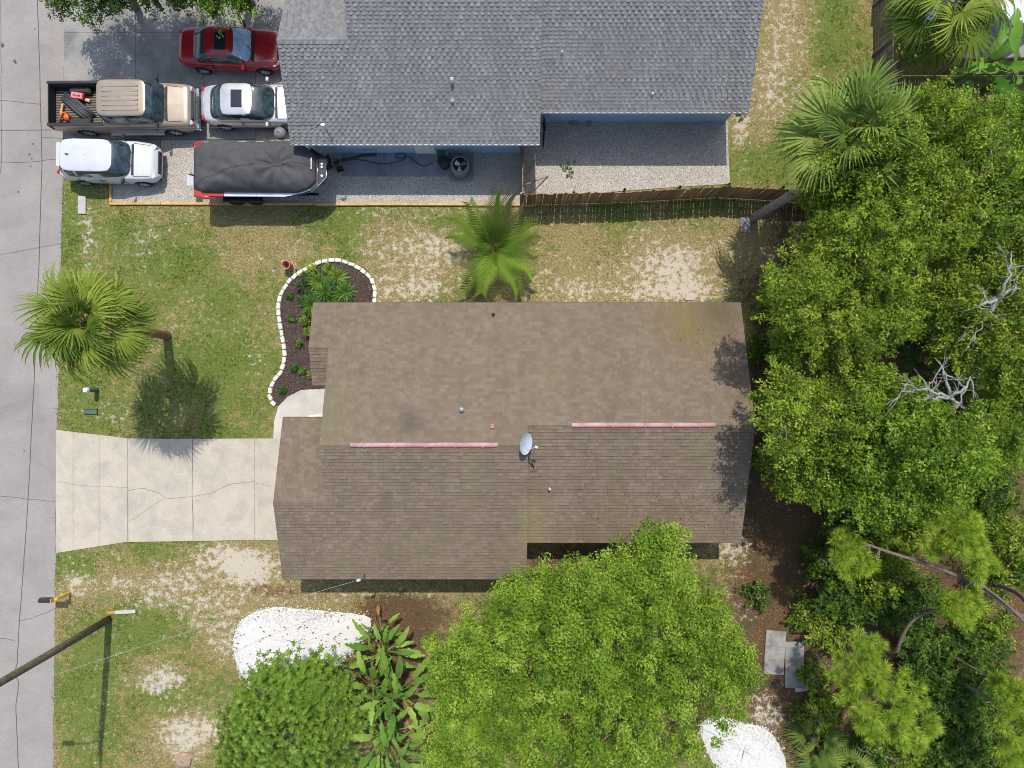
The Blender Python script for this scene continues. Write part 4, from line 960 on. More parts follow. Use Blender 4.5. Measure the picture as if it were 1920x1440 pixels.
def fence(pts, label, me, hs=1.0, pitch=.142, inner=1):
    root = thing('fence', (pts[0][0],pts[0][1],0), label, 'fence')
    L0 = Vector((pts[0][0],pts[0][1],0))
    for (x0,y0),(x1,y1) in zip(pts[:-1],pts[1:]):
        d = math.hypot(x1-x0,y1-y0); a = math.atan2(y1-y0,x1-x0); n = max(1,int(d/pitch)); nrm = (-math.sin(a)*inner, math.cos(a)*inner)
        for i in range(n):
            t = (i+.5)/n; o = from_mesh('picket', me, root, (x0+(x1-x0)*t-L0.x, y0+(y1-y0)*t-L0.y, 0), (R(rnd.uniform(-1,1)), R(rnd.uniform(-.8,.8)), a+R(rnd.uniform(-2,2))), (1,1,hs*rnd.uniform(.985,1.015)))
        for z in (.35,.95,1.5):
            MB().box(((x0+x1)/2+nrm[0]*.035,(y0+y1)/2+nrm[1]*.035,z*hs),(d,.04,.085),a).build('rail', M['fence_grey'], root)
        k = max(1, round(d/2.4))
        for i in range(k+1):
            t = i/k; MB().box((x0+(x1-x0)*t+nrm[0]*.10,y0+(y1-y0)*t+nrm[1]*.10,.9*hs),(.09,.09,1.78*hs),a).build('post', M['fence_grey'], root)
    return root
f1 = fence([(.50,8.17),(4.87,8.29),(7.26,8.41),(9.38,8.53),(11.7,8.39),(13.7,8.25),(16.5,8.15)], 'leaning brown picket fence between the gravel yard and the lawn', PICK, inner=1)
f2 = fence([(.50,8.22),(.50,10.45)], 'short brown fence panel joining the blue wall end on', PICK, inner=1)
for a, b_ in (((985,330,1.0),(1003,300,.05)),((986,346,.9),(1028,330,.05))): MB().tube([P(*a),P(*b_)], .03, 6).build('prop', M['fence_grey'], f2)
f3 = fence([(16.6,24),(16.6,8.3)], 'greyish back fence running up behind the blue house', PICKG, inner=-1)
f4 = fence([(16.75,14.1),(27,14.1)], 'dark shaded fence behind the banana plants', PICKG, inner=1)
# landscape timbers and the little kerb block
te = thing('timber_edging', (W(210),WY(380),0), 'row of yellow timbers edging the gravel beside the lawn', 'timber')
xs_ = np.linspace(207,976,9)
for a, b_ in zip(xs_[:-1],xs_[1:]):
    x0, x1 = W(a), W(b_); y = WY(382+(a-207)*.004+rnd.uniform(-.6,.6)); MB().bbox(((x0+x1)/2,y,.06),(x1-x0-.012,.115,.11),.015,R(rnd.uniform(-.25,.25))).build('timber', M['lumber'], te)
MB().bbox((W(209),WY(362),.06),(.11,.85,.10),.015).build('timber', M['lumber'], te)
tag(MB().bbox((W(155),WY(385),.04),(.36,.82,.09),.02).build('kerb_block', M['walk']), 'pale concrete strip at the lawn corner near the white suv', 'kerb')
c = P(1398,421,.02); tag(MB().bbox((c.x,c.y,.03),(.5,.7,.06),.015,R(3)).build('splash_block', M['pad']), 'dark grey paving slab at the foot of the leaning palm', 'slab')
c = P(1293,557,.02); tag(MB().bbox((c.x,c.y,.03),(.4,.3,.05),.012).build('paver', mat_simple('pink_paver',(.5,.38,.33),.9)), 'pinkish paver on the sand beside the brown roof', 'paver')

# ------------------------------------------------------------------ front yard things
c = P(543,500,0); pot = thing('chimney_pot', (c.x,c.y,0), 'open terracotta pot standing on the lawn by the white edging', 'pot')
MB().lathe([(.19,0),(.17,.06),(.155,.2),(.165,.42),(.2,.5),(.2,.55),(.165,.55),(.13,.42),(.12,.1)], c, 24, True, True).build('pot_body', M['terracotta'], pot, smooth=True, auto=40)
MB().bbox((c.x+.25,c.y+.05,.12),(.05,.42,.22),.01,R(25)).build('tile', mat_simple('pink_tile',(.55,.32,.26),.8), pot)
c = P(182,731,0); ub = thing('utility_pedestal', (c.x,c.y,0), 'green utility post with a white cap in the front lawn', 'utility post')
MB().lathe([(.10,0),(.10,.75),(.085,.78)], c, 16).build('post', M['green_plastic'], ub, smooth=True, auto=40); MB().lathe([(.112,.70),(.112,.86),(.09,.9),(.02,.91)], c, 16).build('cap', M['vent_white'], ub, smooth=True, auto=40)
c = P(171,772,0); vb = thing('valve_box', (c.x,c.y,0), 'dark green valve box lid flush in the grass', 'valve box')
MB().bbox((c.x,c.y,.025),(.62,.26,.05),.015).build('rim', M['black_plastic'], vb); MB().bbox((c.x,c.y,.045),(.56,.2,.03),.01).build('lid', M['green_plastic'], vb)
c = P(132,1111,0); mbx = thing('mailbox', (c.x,c.y,0), 'black mailbox on a yellow post at the road edge', 'mailbox')
MB().box((c.x,c.y,.5),(.09,.09,1.0)).build('post', M['yellow_paint'], mbx); MB().bbox((c.x-.14,c.y,.98),(.42,.1,.05),.01).build('arm', M['yellow_paint'], mbx); MB().box((c.x-.06,c.y,.8),(.34,.06,.06),rot=Matrix.Rotation(R(-48),3,'Y')).build('brace', M['yellow_paint'], mbx)
bx = MB(); prof = [(-.1,0),(-.1,.14),(-.085,.2),(-.045,.235),(0,.245),(.045,.235),(.085,.2),(.1,.14),(.1,0)]; k = len(prof)
bx.add([(c.x-.62,c.y+a,1.01+b_) for a,b_ in prof]+[(c.x-.1,c.y+a,1.01+b_) for a,b_ in prof],[tuple(range(k-1,-1,-1)),tuple(range(k,2*k))]+[(i,(i+1)%k,k+(i+1)%k,k+i) for i in range(k)])
bx.build('box', M['mail_black'], mbx); MB().bbox((c.x-.08,c.y-.01,1.12),(.03,.19,.22),.01).build('yellow_back', M['yellow_paint'], mbx); MB().bbox((c.x-.4,c.y+.11,1.2),(.12,.015,.05),.004).build('flag', M['red_tool'], mbx)
c = P(228,1147,0); lg = thing('concrete_post', (c.x,c.y,0), 'fallen pale post with a rusty end lying near the pole', 'post', R(3))
MB().bbox((.2,0,.05),(.95,.16,.10),.015).build('shaft', M['walk'], lg, world=False); MB().bbox((-.46,0,.05),(.36,.15,.09),.015).build('rusty_end', mat_simple('rust',(.42,.2,.05),.9,var=.3), lg, world=False)
# utility pole with street lamp arm; its wires
c = P(204,1161,0); up = thing('utility_pole', (c.x,c.y,0), 'tall dark wooden utility pole at the lower left verge', 'utility pole')
MB().tube([(c.x,c.y,-.1),(c.x+.02,c.y,4),(c.x,c.y,8),(c.x-.02,c.y,12.2)], [.165,.15,.13,.11], 14).build('shaft', M['pole_wood'], up, smooth=True)
MB().tube([(c.x,c.y,10.8),(c.x-.6,c.y+.02,11.2),(c.x-1.3,c.y+.03,11.25)], .03, 8).build('lamp_arm', M['steel'], up); MB().bbox((c.x-1.5,c.y+.03,11.2),(.55,.22,.12),.04).build('lamp_head', M['steel'], up)
MB().box((c.x,c.y,11.8),(.1,2.2,.12)).build('crossarm', M['pole_wood'], up)
for dy in (-.95,-.3,.95): MB().lathe([(.03,0),(.06,.05),(.04,.1),(.06,.13),(.02,.18)],(c.x,c.y+dy,11.86),10).build('insulator', M['dish_grey'], up)
MB().tube([(c.x+.14,c.y+.05,.1),(c.x+.13,c.y+.05,4),(c.x+.11,c.y+.05,8)], .012, 5).build('ground_wire', M['steel'], up)
def sag(a, b_, d, n=24): a, b_ = Vector(a), Vector(b_); return [a.lerp(b_, i/n)-Vector((0,0,d*4*(i/n)*(1-i/n))) for i in range(n+1)]
rm = P(683,1079,zSL(-8.0)+.1); mm = thing('service_mast', (rm.x,rm.y,2.7), 'small grey service mast at the lower eave of the brown roof', 'mast')
MB().tube([(rm.x,rm.y+.02,2.6),(rm.x,rm.y+.02,3.35),(rm.x-.08,rm.y,3.45)], .03, 8).build('pipe', M['steel'], mm, smooth=True); MB().lathe([(.04,-.1),(.065,0),(.05,.06),(.02,.08)],(rm.x-.12,rm.y-.04,3.42),12,rot=Matrix.Rotation(R(-80),3,'Y')).build('weatherhead', M['dish_grey'], mm, smooth=True)
tube_thing('service_wire', sag((rm.x-.18,rm.y-.05,3.4),(c.x,c.y,8.6),.5), .008, M['pale_wire'], 'thin pale cable from the utility pole to the brown roof', 'cable', 5)
p2 = thing('utility_pole', (-31,8.6,0), 'lone wooden utility pole on the far side of the road', 'utility pole'); MB().tube([(-31,8.6,-.1),(-31,8.6,11)], [.16,.11], 12).build('shaft', M['pole_wood'], p2, smooth=True)
tube_thing('service_wire', sag((h.x-.1,h.y,3.85),(-31,8.6,8.5),.5), .013, M['wire'], 'thin dark cable from the blue house across the road', 'cable', 5)
tube_thing('power_line', sag((c.x,c.y-.95,12.0),(c.x+.4,-60,12.0),.6), .012, M['wire'], 'power line running off along the road verge', 'cable', 5)
# satellite dish
dc = Vector((.52,-2.30,5.0)); dsh = thing('satellite_dish', (.86,-3.35,4.1), 'grey satellite dish on the brown roof beside the ridge vents', 'satellite dish')
nrm = Vector((.82,-.12,.56)).normalized(); q = nrm.to_track_quat('Z','X').to_matrix()
prof = [(.02,-.06),(.15,-.055),(.28,-.03),(.38,.01),(.42,.035)]
d_ = MB().lathe(prof+[(.425,.03),(.38,0),(.28,-.042),(.15,-.067),(.02,-.072)], dc, 28, False, False, q); d_.v = [tuple(Vector(v)) for v in d_.v]; d_.build('reflector', M['dish_grey'], dsh, smooth=True, auto=60)
MB().tube([dc-nrm*.05-q@Vector((0,0,0))+Vector((0,-.28,-.25)),dc+nrm*.45+Vector((.02,-.05,-.02))], .014, 6).build('feed_arm', M['dish_grey'], dsh)
MB().bbox(dc+nrm*.47+Vector((.02,-.04,0)),(.12,.08,.08),.02,R(-30)).build('receiver', M['vent_white'], dsh)
MB().tube([dc-nrm*.07,dc-nrm*.16+Vector((0,-.1,-.2)),(.70,-2.85,4.48),(.88,-3.38,zSR(-3.38)+.02)], .025, 8).build('mast', mat_simple('rust_mast',(.2,.12,.08),.8), dsh, smooth=True)
MB().bbox((.89,-3.42,zSR(-3.42)+.03),(.2,.2,.02),.005).build('foot_plate', M['brown_trim'], dsh)
c = P(810,1090,.7); bn2 = thing('storage_bin', (c.x,-8.25,0), 'grey plastic bin tucked under the lower eave', 'bin'); MB().bbox((c.x,-8.25,.4),(.75,.6,.75),.06).build('tub', mat_simple('bin_grey',(.28,.32,.38),.5), bn2); MB().bbox((c.x,-8.25,.80),(.8,.65,.07),.03).build('lid', mat_simple('bin_lid',(.33,.37,.43),.5), bn2)
# white edging stones of the front bed
edge_px = [(702,572),(704,545),(698,525),(688,514),(676,505),(660,496),(640,489),(618,488),(600,492),(585,499),(570,507),(555,517),(543,528),(533,542),(526,556),(523,572),(523,590),(526,610),(530,630),(533,650),(535,668),(532,685),(526,700),(515,713),(508,728),(506,742),(513,756),(522,762)]
ept = [Vector((W(a),WY(b_),0)) for a,b_ in edge_px]; cum=[0]
for a,b_ in zip(ept[:-1],ept[1:]): cum.append(cum[-1]+(b_-a).length)
se = thing('stone_edging', (W(530),WY(620),0), 'curving row of white edging stones round the mulch bed', 'edging')
SM = []
for k in range(5):
    mb = MB().bbox((0,0,.06),(.285,.17,.13),.04); mb.v = [(x*(1+rnd.uniform(-.06,.06)),y*(1+rnd.uniform(-.08,.08)),z) for x,y,z in mb.v]
    o = mb.build('stone', M['white_stone']); SM.append(o.data); bpy.data.objects.remove(o)
s_ = 0.16
while s_ < cum[-1]:
    x = np.interp(s_,cum,[p.x for p in ept]); y = np.interp(s_,cum,[p.y for p in ept]); x2 = np.interp(s_+.05,cum,[p.x for p in ept]); y2 = np.interp(s_+.05,cum,[p.y for p in ept])
    L0 = se.location; from_mesh('stone', rnd.choice(SM), se, (x-L0.x,y-L0.y,0), (R(rnd.uniform(-3,3)),R(rnd.uniform(-3,3)),math.atan2(y2-y,x2-x)+R(rnd.uniform(-5,5))), (rnd.uniform(.9,1.05),rnd.uniform(.9,1.08),rnd.uniform(.9,1.1))); s_ += .313
# mulch
mul = [(702,580),(702,545),(695,525),(676,507),(640,492),(600,495),(557,519),(535,543),(526,572),(528,610),(534,650),(534,685),(517,715),(508,742),(515,752),(522,762),(540,743),(565,731),(620,728),(650,700),(650,640),(720,600)]
M['mulch'] = mat_simple('mulch', (.07,.048,.04), .95, var=.6, scale=30, bmp=1.0, bscale=45)
tag(MB().prism(pxpath(mul),0,.03).build('mulch_bed', M['mulch']), kind='structure')
x, y = scatter(mul, 9000)
def chips(name, x, y, z, ln, wd, mat, tone, tilt=.35):
    n = len(x); a = rng.random(n)*6.28; t = np.stack([np.cos(a),np.sin(a),rng.normal(0,tilt,n)],-1); bq = np.stack([-np.sin(a),np.cos(a),rng.normal(0,tilt,n)],-1)
    c = np.stack([x,y,np.broadcast_to(z,n)],-1); ln = np.broadcast_to(ln,n)[:,None]; wd = np.broadcast_to(wd,n)[:,None]
    V = np.stack([c-t*ln/2, c-bq*wd/2, c+t*ln/2, c+bq*wd/2],1).reshape(-1,3)
    return fast_mesh(name, V, np.arange(4*n).reshape(-1,4), mat, tone=tone)
M['chip'] = mat_tone('mulch_chip', [(0,(.025,.018,.015)),(.5,(.075,.05,.04)),(.85,(.14,.095,.075)),(1,(.3,.22,.17))])
tag(chips('mulch', x, y, .03+rng.random(len(x))*.03, rng.uniform(.05,.13,len(x)), .028, M['chip'], rng.random(len(x))), 'brown bark mulch filling the bed', 'mulch', kind='stuff')
# white gravel mounds
def mound(px_poly, hgt, label, n):
    poly = pxpath(px_poly); cx = np.mean([p[0] for p in poly]); cy = np.mean([p[1] for p in poly])
    pol = chaikin([tuple(p) for p in poly+[poly[0]]], 2)[:-1]; mb = MB(); N = len(pol); vs = []
    for r_, zz in ((1.02,-.01),(.96,.035),(.85,.07),(.6,.10),(.3,.12),(.02,.125)):
        for (x, y) in pol: vs.append((cx+(x-cx)*r_+rnd.uniform(-.03,.03), cy+(y-cy)*r_+rnd.uniform(-.03,.03), zz*hgt/.125+rnd.uniform(-.008,.008)))
    mb.add(vs, [(i*N+j,i*N+(j+1)%N,(i+1)*N+(j+1)%N,(i+1)*N+j) for i in range(5) for j in range(N)])
    root = thing('gravel_mound', (cx,cy,0), label, 'gravel'); mb.build('bank', M['white_gravel'], root, smooth=True)
    x, y = scatter(px_poly, n); x = x+rng.normal(0,.12,len(x)); y = y+rng.normal(0,.12,len(x)); d = np.hypot(x-cx,y-cy); R_ = max(math.hypot(p[0]-cx,p[1]-cy) for p in poly)
    o = pebbles('stones', np.stack([x,y,np.interp(d/R_,[0,.4,.9,1],[.12,.10,.04,.01])*hgt/.125],-1), rng.uniform(.025,.055,len(x)), M['pebble_white'], root); o['kind']='stuff'
    return root
M['pebble_white'] = mat_tone('pebble_white', [(0,(.48,.46,.43)),(1,(.70,.69,.66))])
WM = [(438,1195),(450,1165),(480,1145),(520,1137),(570,1143),(640,1148),(690,1155),(697,1165),(690,1185),(665,1215),(640,1240),(600,1280),(520,1310),(475,1288),(450,1262),(438,1225)]
mound(WM, .14, 'bright white stone mound in front of the house by the round green tree', 6000)
WM2 = [(1310,1360),(1330,1345),(1360,1345),(1400,1358),(1430,1362),(1455,1385),(1470,1415),(1478,1460),(1440,1500),(1380,1500),(1340,1440),(1318,1390)]
mound(WM2, .12, 'half shaded white stone mound at the bottom beside the oak', 3500)
M['dryleaf'] = mat_tone('dry_leaf', [(0,(.05,.03,.018)),(.4,(.16,.085,.04)),(.8,(.30,.17,.08)),(1,(.42,.33,.22))])
x, y = scatter(WM, 150); tag(chips('fallen_leaves', x, y, .16+.02*rng.random(len(x)), rng.uniform(.07,.16,len(x)), .055, M['dryleaf'], rng.random(len(x))*.4, .1), 'dry leaves fallen on the white stones', 'leaves', kind='stuff')
M['slab_pale'] = mat_concrete('slab_pale', (.34,.33,.31), (.15,.13,.11), scale=1.6)
# two slabs under the trees
for (px, py, w_, l_, rz, lab) in ((1452,1223,.92,2.0,-4,'pale concrete slab lying in the leaf litter, left of the pair'),(1489,1246,.85,2.1,0,'concrete slab half covered in litter, right of the pair')):
    c = P(px,py,.05); tag(MB().bbox((c.x,c.y,.07),(w_,l_,.12),.02,R(rz)).build('concrete_slab', M['slab_pale']), lab, 'slab')
c = P(1503,1290,.05); tag(MB().bbox((c.x,c.y,.05),(.6,.3,.1),.02,R(5)).build('paver', M['walk']), 'small paver below the right concrete slab', 'paver')
c = P(345,1425,0); mb = MB(); 
for r_, z in ((.45,0),(.36,.1),(.2,.17),(.03,.19)):
    for k in range(14): a=k*6.283/14; mb.v.append((c.x+r_*math.cos(a)*rnd.uniform(.8,1.15),c.y+r_*math.sin(a)*rnd.uniform(.8,1.15),z+rnd.uniform(-.015,.015)))
mb.f=[(i*14+j,i*14+(j+1)%14,(i+1)*14+(j+1)%14,(i+1)*14+j) for i in range(3) for j in range(14)]
tag(mb.build('soil_mound', mat_simple('soil',(.34,.24,.16),1,var=.3,scale=10,bmp=.6)), 'small brown soil mound in the lower lawn', 'mound')
# canopy tent in the yard beyond, its patio, a blue tarp
ct = thing('canopy_tent', (22.6,17.4,0), 'white canopy tent roof at the upper right corner', 'canopy')
a = [P(1906,53,2.3), P(1860,-15,2.3)]; c0 = a[0]; e1 = Vector((-1.35,1.75,0)).normalized(); e2 = Vector((1.75,1.35,0)).normalized(); L_ = 3.2
q = [c0, c0+e2*L_, c0+e2*L_+e1*L_, c0+e1*L_]; ap = sum(q, Vector())/4+Vector((0,0,.9))
mb = MB().add([*q, ap]+[p-Vector((0,0,.25)) for p in q], [(0,1,4),(1,2,4),(2,3,4),(3,0,4),(5,6,1,0),(6,7,2,1),(7,8,3,2),(8,5,0,3)]); mb.build('canopy', mat_simple('canopy_white',(.78,.76,.74),.8,var=.05), ct)
for p in q: MB().tube([(p.x,p.y,0),(p.x,p.y,2.2)], .025, 8).build('leg', M['steel'], ct)
c = P(1755,20,.3); mb = MB(); 
for i in range(7):
    for j in range(7): mb.v.append((c.x-.7+i*.23,c.y-.7+j*.23,.1+.35*rnd.random()*(1-abs(i-3)/3.2)*(1-abs(j-3)/3.2)))
mb.f=[(i*7+j,(i+1)*7+j,(i+1)*7+j+1,i*7+j+1) for i in range(6) for j in range(6)]
tag(mb.build('blue_tarp', mat_simple('blue_tarp',(.03,.09,.45),.5), smooth=True), 'blue tarp showing under the palm beyond the fence', 'tarp')

# ------------------------------------------------------------------ vegetation
OAK = mat_leaf('oak_leaf', [(0,(.06,.115,.012)),(.35,(.145,.255,.024)),(.7,(.24,.37,.036)),(1,(.38,.48,.08))])
OAK2 = mat_leaf('woods_leaf', [(0,(.055,.10,.012)),(.35,(.145,.23,.022)),(.7,(.255,.355,.032)),(1,(.41,.46,.07))])
SHRUB = mat_leaf('shrub_leaf', [(0,(.03,.07,.014)),(.5,(.085,.165,.024)),(1,(.20,.30,.04))])
GLOSSY = mat_leaf('glossy_leaf', [(0,(.05,.11,.014)),(.4,(.12,.225,.024)),(.8,(.24,.36,.045)),(1,(.40,.48,.12))], rough=.45, sp=.25)
PINE = mat_leaf('pine_needle', [(0,(.10,.19,.02)),(.5,(.28,.42,.04)),(1,(.53,.63,.095))], trans=.2)
BED = mat_leaf('bed_leaf', [(0,(.03,.09,.02)),(.6,(.09,.2,.035)),(1,(.36,.42,.05))])

def unit(v): return v/np.maximum(np.linalg.norm(v, axis=-1, keepdims=True), 1e-9)
def leaf_quads(pos, nrm, ln, wd, fold=0.0):
    n = len(pos); t = rng.normal(size=(n,3)); t = unit(t-nrm*np.sum(t*nrm,-1,keepdims=True)); b = np.cross(nrm,t)
    ln = np.broadcast_to(ln,n)[:,None]; wd = np.broadcast_to(wd,n)[:,None]
    return np.stack([pos-t*ln*.5, pos+b*wd*.5-t*ln*.05, pos+t*ln*.5-nrm*ln*.08, pos-b*wd*.5-t*ln*.05],1).reshape(-1,3)
def clumps_in(ells, n, lo=.55, zmin=-.35):
    """clump centres spread through the crown's lobes, denser near the outside"""
    areas = np.array([e[3]*e[4] for e in ells]); out = []
    for e, k in zip(ells, np.maximum(3, (areas/areas.sum()*n).astype(int))):
        d = unit(rng.normal(size=(k*4,3))); d = d[d[:,2] > zmin][:k]
        r = rng.uniform(lo**2.2,1,len(d))**(1/2.2)
        wob = .80+.34*vnoise(np.arctan2(d[:,1],d[:,0])*2.2+9, d[:,2]*2.5, 1.0, int(abs(e[0]*7))%50)
        out.append(np.array(e[:3])+d*np.array(e[3:6])*(r*wob)[:,None])
    return np.concatenate(out)
def crown_mesh(name, C, rad, per, ln, wd, mat, parent, up=.75, squash=.75, tonebias=0.0, spray=False):
    k = len(C); idx = np.repeat(np.arange(k), per); n = len(idx)
    d = unit(rng.normal(size=(n,3))); r = rng.random(n)**.45
    if spray:
        cc = C.mean(0); ax = unit((C-cc)*np.array([1,1,.35])+rng.normal(size=(k,3))*np.array([.9,.9,.35])*np.linalg.norm(C-cc,axis=1,keepdims=True)*.5+np.array([0,0,.12]))
        sd = unit(np.cross(ax,np.array([0,0,1.])+rng.normal(size=(k,3))*.25)); nn = np.cross(sd,ax)
        u = rng.beta(1.4,1.2,n)*2-1; wv_ = (1-.55*np.abs(u)**1.5-.25*u)
        L_ = rad[idx]*1.75
        pos = C[idx]+ax[idx]*(u*L_)[:,None]+sd[idx]*(rng.normal(0,.42,n)*rad[idx]*wv_)[:,None]+nn[idx]*(rng.normal(0,.22,n)*rad[idx])[:,None]-np.array([0,0,1.])*(.10*(np.abs(u)**2)*L_)[:,None]
    else: pos = C[idx]+d*np.array([1,1,squash])*(rad[idx]*r)[:,None]
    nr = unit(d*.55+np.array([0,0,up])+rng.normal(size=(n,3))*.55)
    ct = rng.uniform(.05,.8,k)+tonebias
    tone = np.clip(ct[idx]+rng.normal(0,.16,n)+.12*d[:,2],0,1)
    s = rng.uniform(.7,1.25,n)
    V = leaf_quads(pos,nr,ln*s,wd*s)
    return fast_mesh(name,V,np.arange(4*n).reshape(-1,4),mat,parent,tone=tone)
def bend(a, b_, sagz, n=6, j=.12):
    a, b_ = Vector(a), Vector(b_); L = (b_-a).length; o = []
    for i in range(n+1):
        t = i/n; p = a.lerp(b_,t); k = math.sin(t*math.pi)
        o.append(p+Vector((rnd.uniform(-j,j)*k*L*.3, rnd.uniform(-j,j)*k*L*.3, sagz*k)))
    return o
def skeleton(root, base, C, tr, bark, nmain=9, nsec=40, hub=None, name='trunk'):
    zc = float(np.percentile(C[:,2],15)); cx, cy = float(C[:,0].mean()), float(C[:,1].mean())
    hub = Vector(hub) if hub else Vector((base[0]*.6+cx*.4, base[1]*.6+cy*.4, max(.6, zc*.55)))
    mb = MB(); mb.tube(bend((base[0],base[1],-.05),hub,0,5,.1),[tr*1.25,tr*1.05,tr,tr*.95,tr*.9,tr*.85],10)
    order = rng.permutation(len(C)); nodes = [(hub,tr*.7)]
    far = sorted(order[:nmain*3], key=lambda i: -np.linalg.norm(C[i]-np.array(hub)))[:nmain]
    for i in far:
        p = bend(hub,C[i],.35,8,.18); rs = [tr*.55*(1-t/8.6)+.012 for t in range(9)]; mb.tube(p,rs,7); nodes += [(q,r_) for q,r_ in zip(p[2:],rs[2:])]
    NP = np.array([tuple(q) for q,_ in nodes])
    for i in order[nmain*3:nmain*3+nsec]:
        j = int(np.argmin(np.linalg.norm(NP-C[i],axis=1))); p = bend(nodes[j][0],C[i],.12,5,.2); r0 = min(nodes[j][1]*.7,.05); mb.tube(p,[r0*(1-t/5.8)+.006 for t in range(6)],5,False)
    return mb.build(name,bark,root,smooth=True)
def tree(name, label, base, ells, ncl, per, leaf, mat, tr=.2, bark='bark', cr=(.35,.6), nmain=9, nsec=40, cat='tree', group=None, lo=.55, up=.75, tb=0.0, zmin=-.35, spray=True):
    root = thing(name,(base[0],base[1],0),label,cat,0,group)
    C = clumps_in(ells,ncl,lo,zmin); rad = rng.uniform(cr[0],cr[1],len(C))
    skeleton(root,base,C,tr,M[bark],nmain,nsec)
    crown_mesh('crown',C,rad,per,leaf[0],leaf[1],mat,root,up,tonebias=tb,spray=spray)
    return root
def E(px, py, z, rx, ry=None, rz=None): p = P(px,py,z); ry = ry or rx; return (p.x,p.y,z,rx,ry,rz or min(rx,ry)*.55)

# the big oak beside the house
e = [E(1110,1275,5.0,5.9,4.6,2.0),E(1225,1075,4.6,1.9,1.8,1.3),E(985,1145,4.4,1.7,1.6,1.2),E(880,1270,4.3,1.9,2.6,1.3),E(1310,1180,4.5,1.6,2.0,1.3),E(860,1400,4.2,1.6,1.8,1.2),E(1375,1250,4.2,1.0,1.7,1.0),E(1240,1015,4.6,1.0,.8,.8),E(1110,1120,4.8,2.5,1.4,1.4)]
tree('oak_tree','large bright green oak overhanging the lower edge of the brown roof',(2.9,-11.0),e,1650,135,(.105,.052),OAK,.28,'bark',(.26,.5),10,40,lo=.2,tb=.04,spray=False)
# oaks of the woods along the back
WG = 'trees of the woods behind the house'
woods = [
 ('broad oak crown just below the leaning palm fronds',(14.5,8.0),[E(1650,335,7.0,2.6,2.0,1.4),E(1665,270,8.0,1.3,.9,.7),E(1580,330,6.4,1.4,1.2,.9),E(1740,250,7.0,1.9,1.6,1.2)],300),
 ('oak crown at the right edge below the banana plants',(18.0,8.8),[E(1860,300,6.6,2.4,2.2,1.5),E(1905,400,6.2,1.8,2.0,1.2)],190),
 ('dense oak crown beside the trunk of the leaning palm',(13.0,4.4),[E(1620,470,6.6,2.3,2.0,1.6),E(1560,420,5.6,1.4,1.3,1.0),E(1720,430,6.2,1.8,1.5,1.2)],240),
 ('dark green oak crown nearest the upper corner of the brown roof',(11.6,1.9),[E(1560,610,6.4,2.0,1.5,1.3),E(1490,548,8.0,1.15,1.2,.7),E(1500,640,5.6,1.1,1.1,.9),E(1650,590,6.2,1.6,1.2,1.1)],180),
 ('oak crown at the right edge beside the pale bare limbs',(17.6,2.3),[E(1850,610,6.6,2.0,2.2,1.4),E(1780,560,6.0,1.4,1.4,1.0),E(1890,520,6.0,1.2,1.4,1.0)],190),
 ('low oak crown with twigs touching the right edge of the brown roof',(11.2,-1.4),[E(1540,790,5.8,2.0,1.9,1.4),E(1478,775,7.6,1.05,1.5,.8),E(1500,880,5.0,1.3,1.2,1.0),E(1600,720,5.8,1.6,1.0,1.0)],210),
 ('rounded oak crown in the middle of the right side',(14.6,-2.6),[E(1720,850,6.6,2.5,2.0,1.6),E(1640,920,5.8,1.7,1.3,1.1),E(1640,760,6.2,1.5,1.2,1.1)],260),
 ('thin oak crown at the right edge under the bare limbs',(19.5,-.5),[E(1885,800,5.6,1.4,1.6,1.0),E(1900,720,5.8,1.3,1.2,.9)],90),
]
for lab, base, ells, n in woods:
    ells = [(a,b_,c_,d_,e_,f_*1.35) for a,b_,c_,d_,e_,f_ in ells]
    tree('oak_tree',lab,base,ells,int(n*2.0),95,(rnd.uniform(.10,.14),rnd.uniform(.045,.062)),rnd.choice((OAK2,OAK2,OAK)),.17,'bark',(.24,.44),8,26,group=WG,lo=.4)
# hedge trees at the top left, by the red coupe
for lab, base, ells, n in (('dark green tree overhanging the road end of the neighbour driveway',(-17.2,17.2),[E(165,-46,3.4,1.9,1.6,1.2),E(270,-52,3.6,1.9,1.5,1.3),E(215,-130,4.8,2.2,1.8,1.4)],200),
                           ('bright green tree overhanging the driveway above the red coupe',(-11.9,17.4),[E(425,-32,3.2,1.3,1.3,1.0),E(350,-54,3.5,1.5,1.3,1.1),E(440,-110,4.3,1.6,1.6,1.3),E(310,-110,4.6,1.8,1.6,1.3)],190)):
    tree('oak_tree',lab,base,ells,int(n*1.9),110,(.12,.06),SHRUB if 'dark' in lab else OAK,.16,'bark',(.28,.5),8,30,group='trees beside the neighbour driveway')
# undergrowth shrubs
US = 'undergrowth shrubs in the woods'
und = [(1600,1130,1.6,1.5,'shrub in the shade left of the small pine'),(1700,1130,1.9,1.6,'glossy shrub around the bent branch'),(1745,1230,1.8,1.4,'shrub right of the round pine crown'),(1560,1190,1.0,.9,'light green shrub beside the concrete slabs'),
 (1850,1330,1.4,1.5,'shrub at the right below the pine branches'),(1650,1420,.9,1.4,'shrub along the bottom edge below the round pine'),(1540,1340,.8,.9,'low plant above the shaded stone mound'),(1800,1420,1.2,1.4,'shrub at the bottom edge near the right corner'),
 (1880,980,2.0,1.3,'shrub at the right edge below the rounded oak'),(1600,960,1.5,1.3,'shaded shrub below the low oak crown'),(1460,560,1.0,.9,'shrub in the shade at the upper corner of the brown roof'),(1440,650,1.2,.7,'narrow shrub against the shaded house end'),
 (1720,1330,1.0,1.2,'shrub between the round pine and the right edge'),(1860,1180,1.6,1.1,'shrub under the long pine limb'),(1690,1010,1.8,1.3,'shrub below the rounded oak crown')]
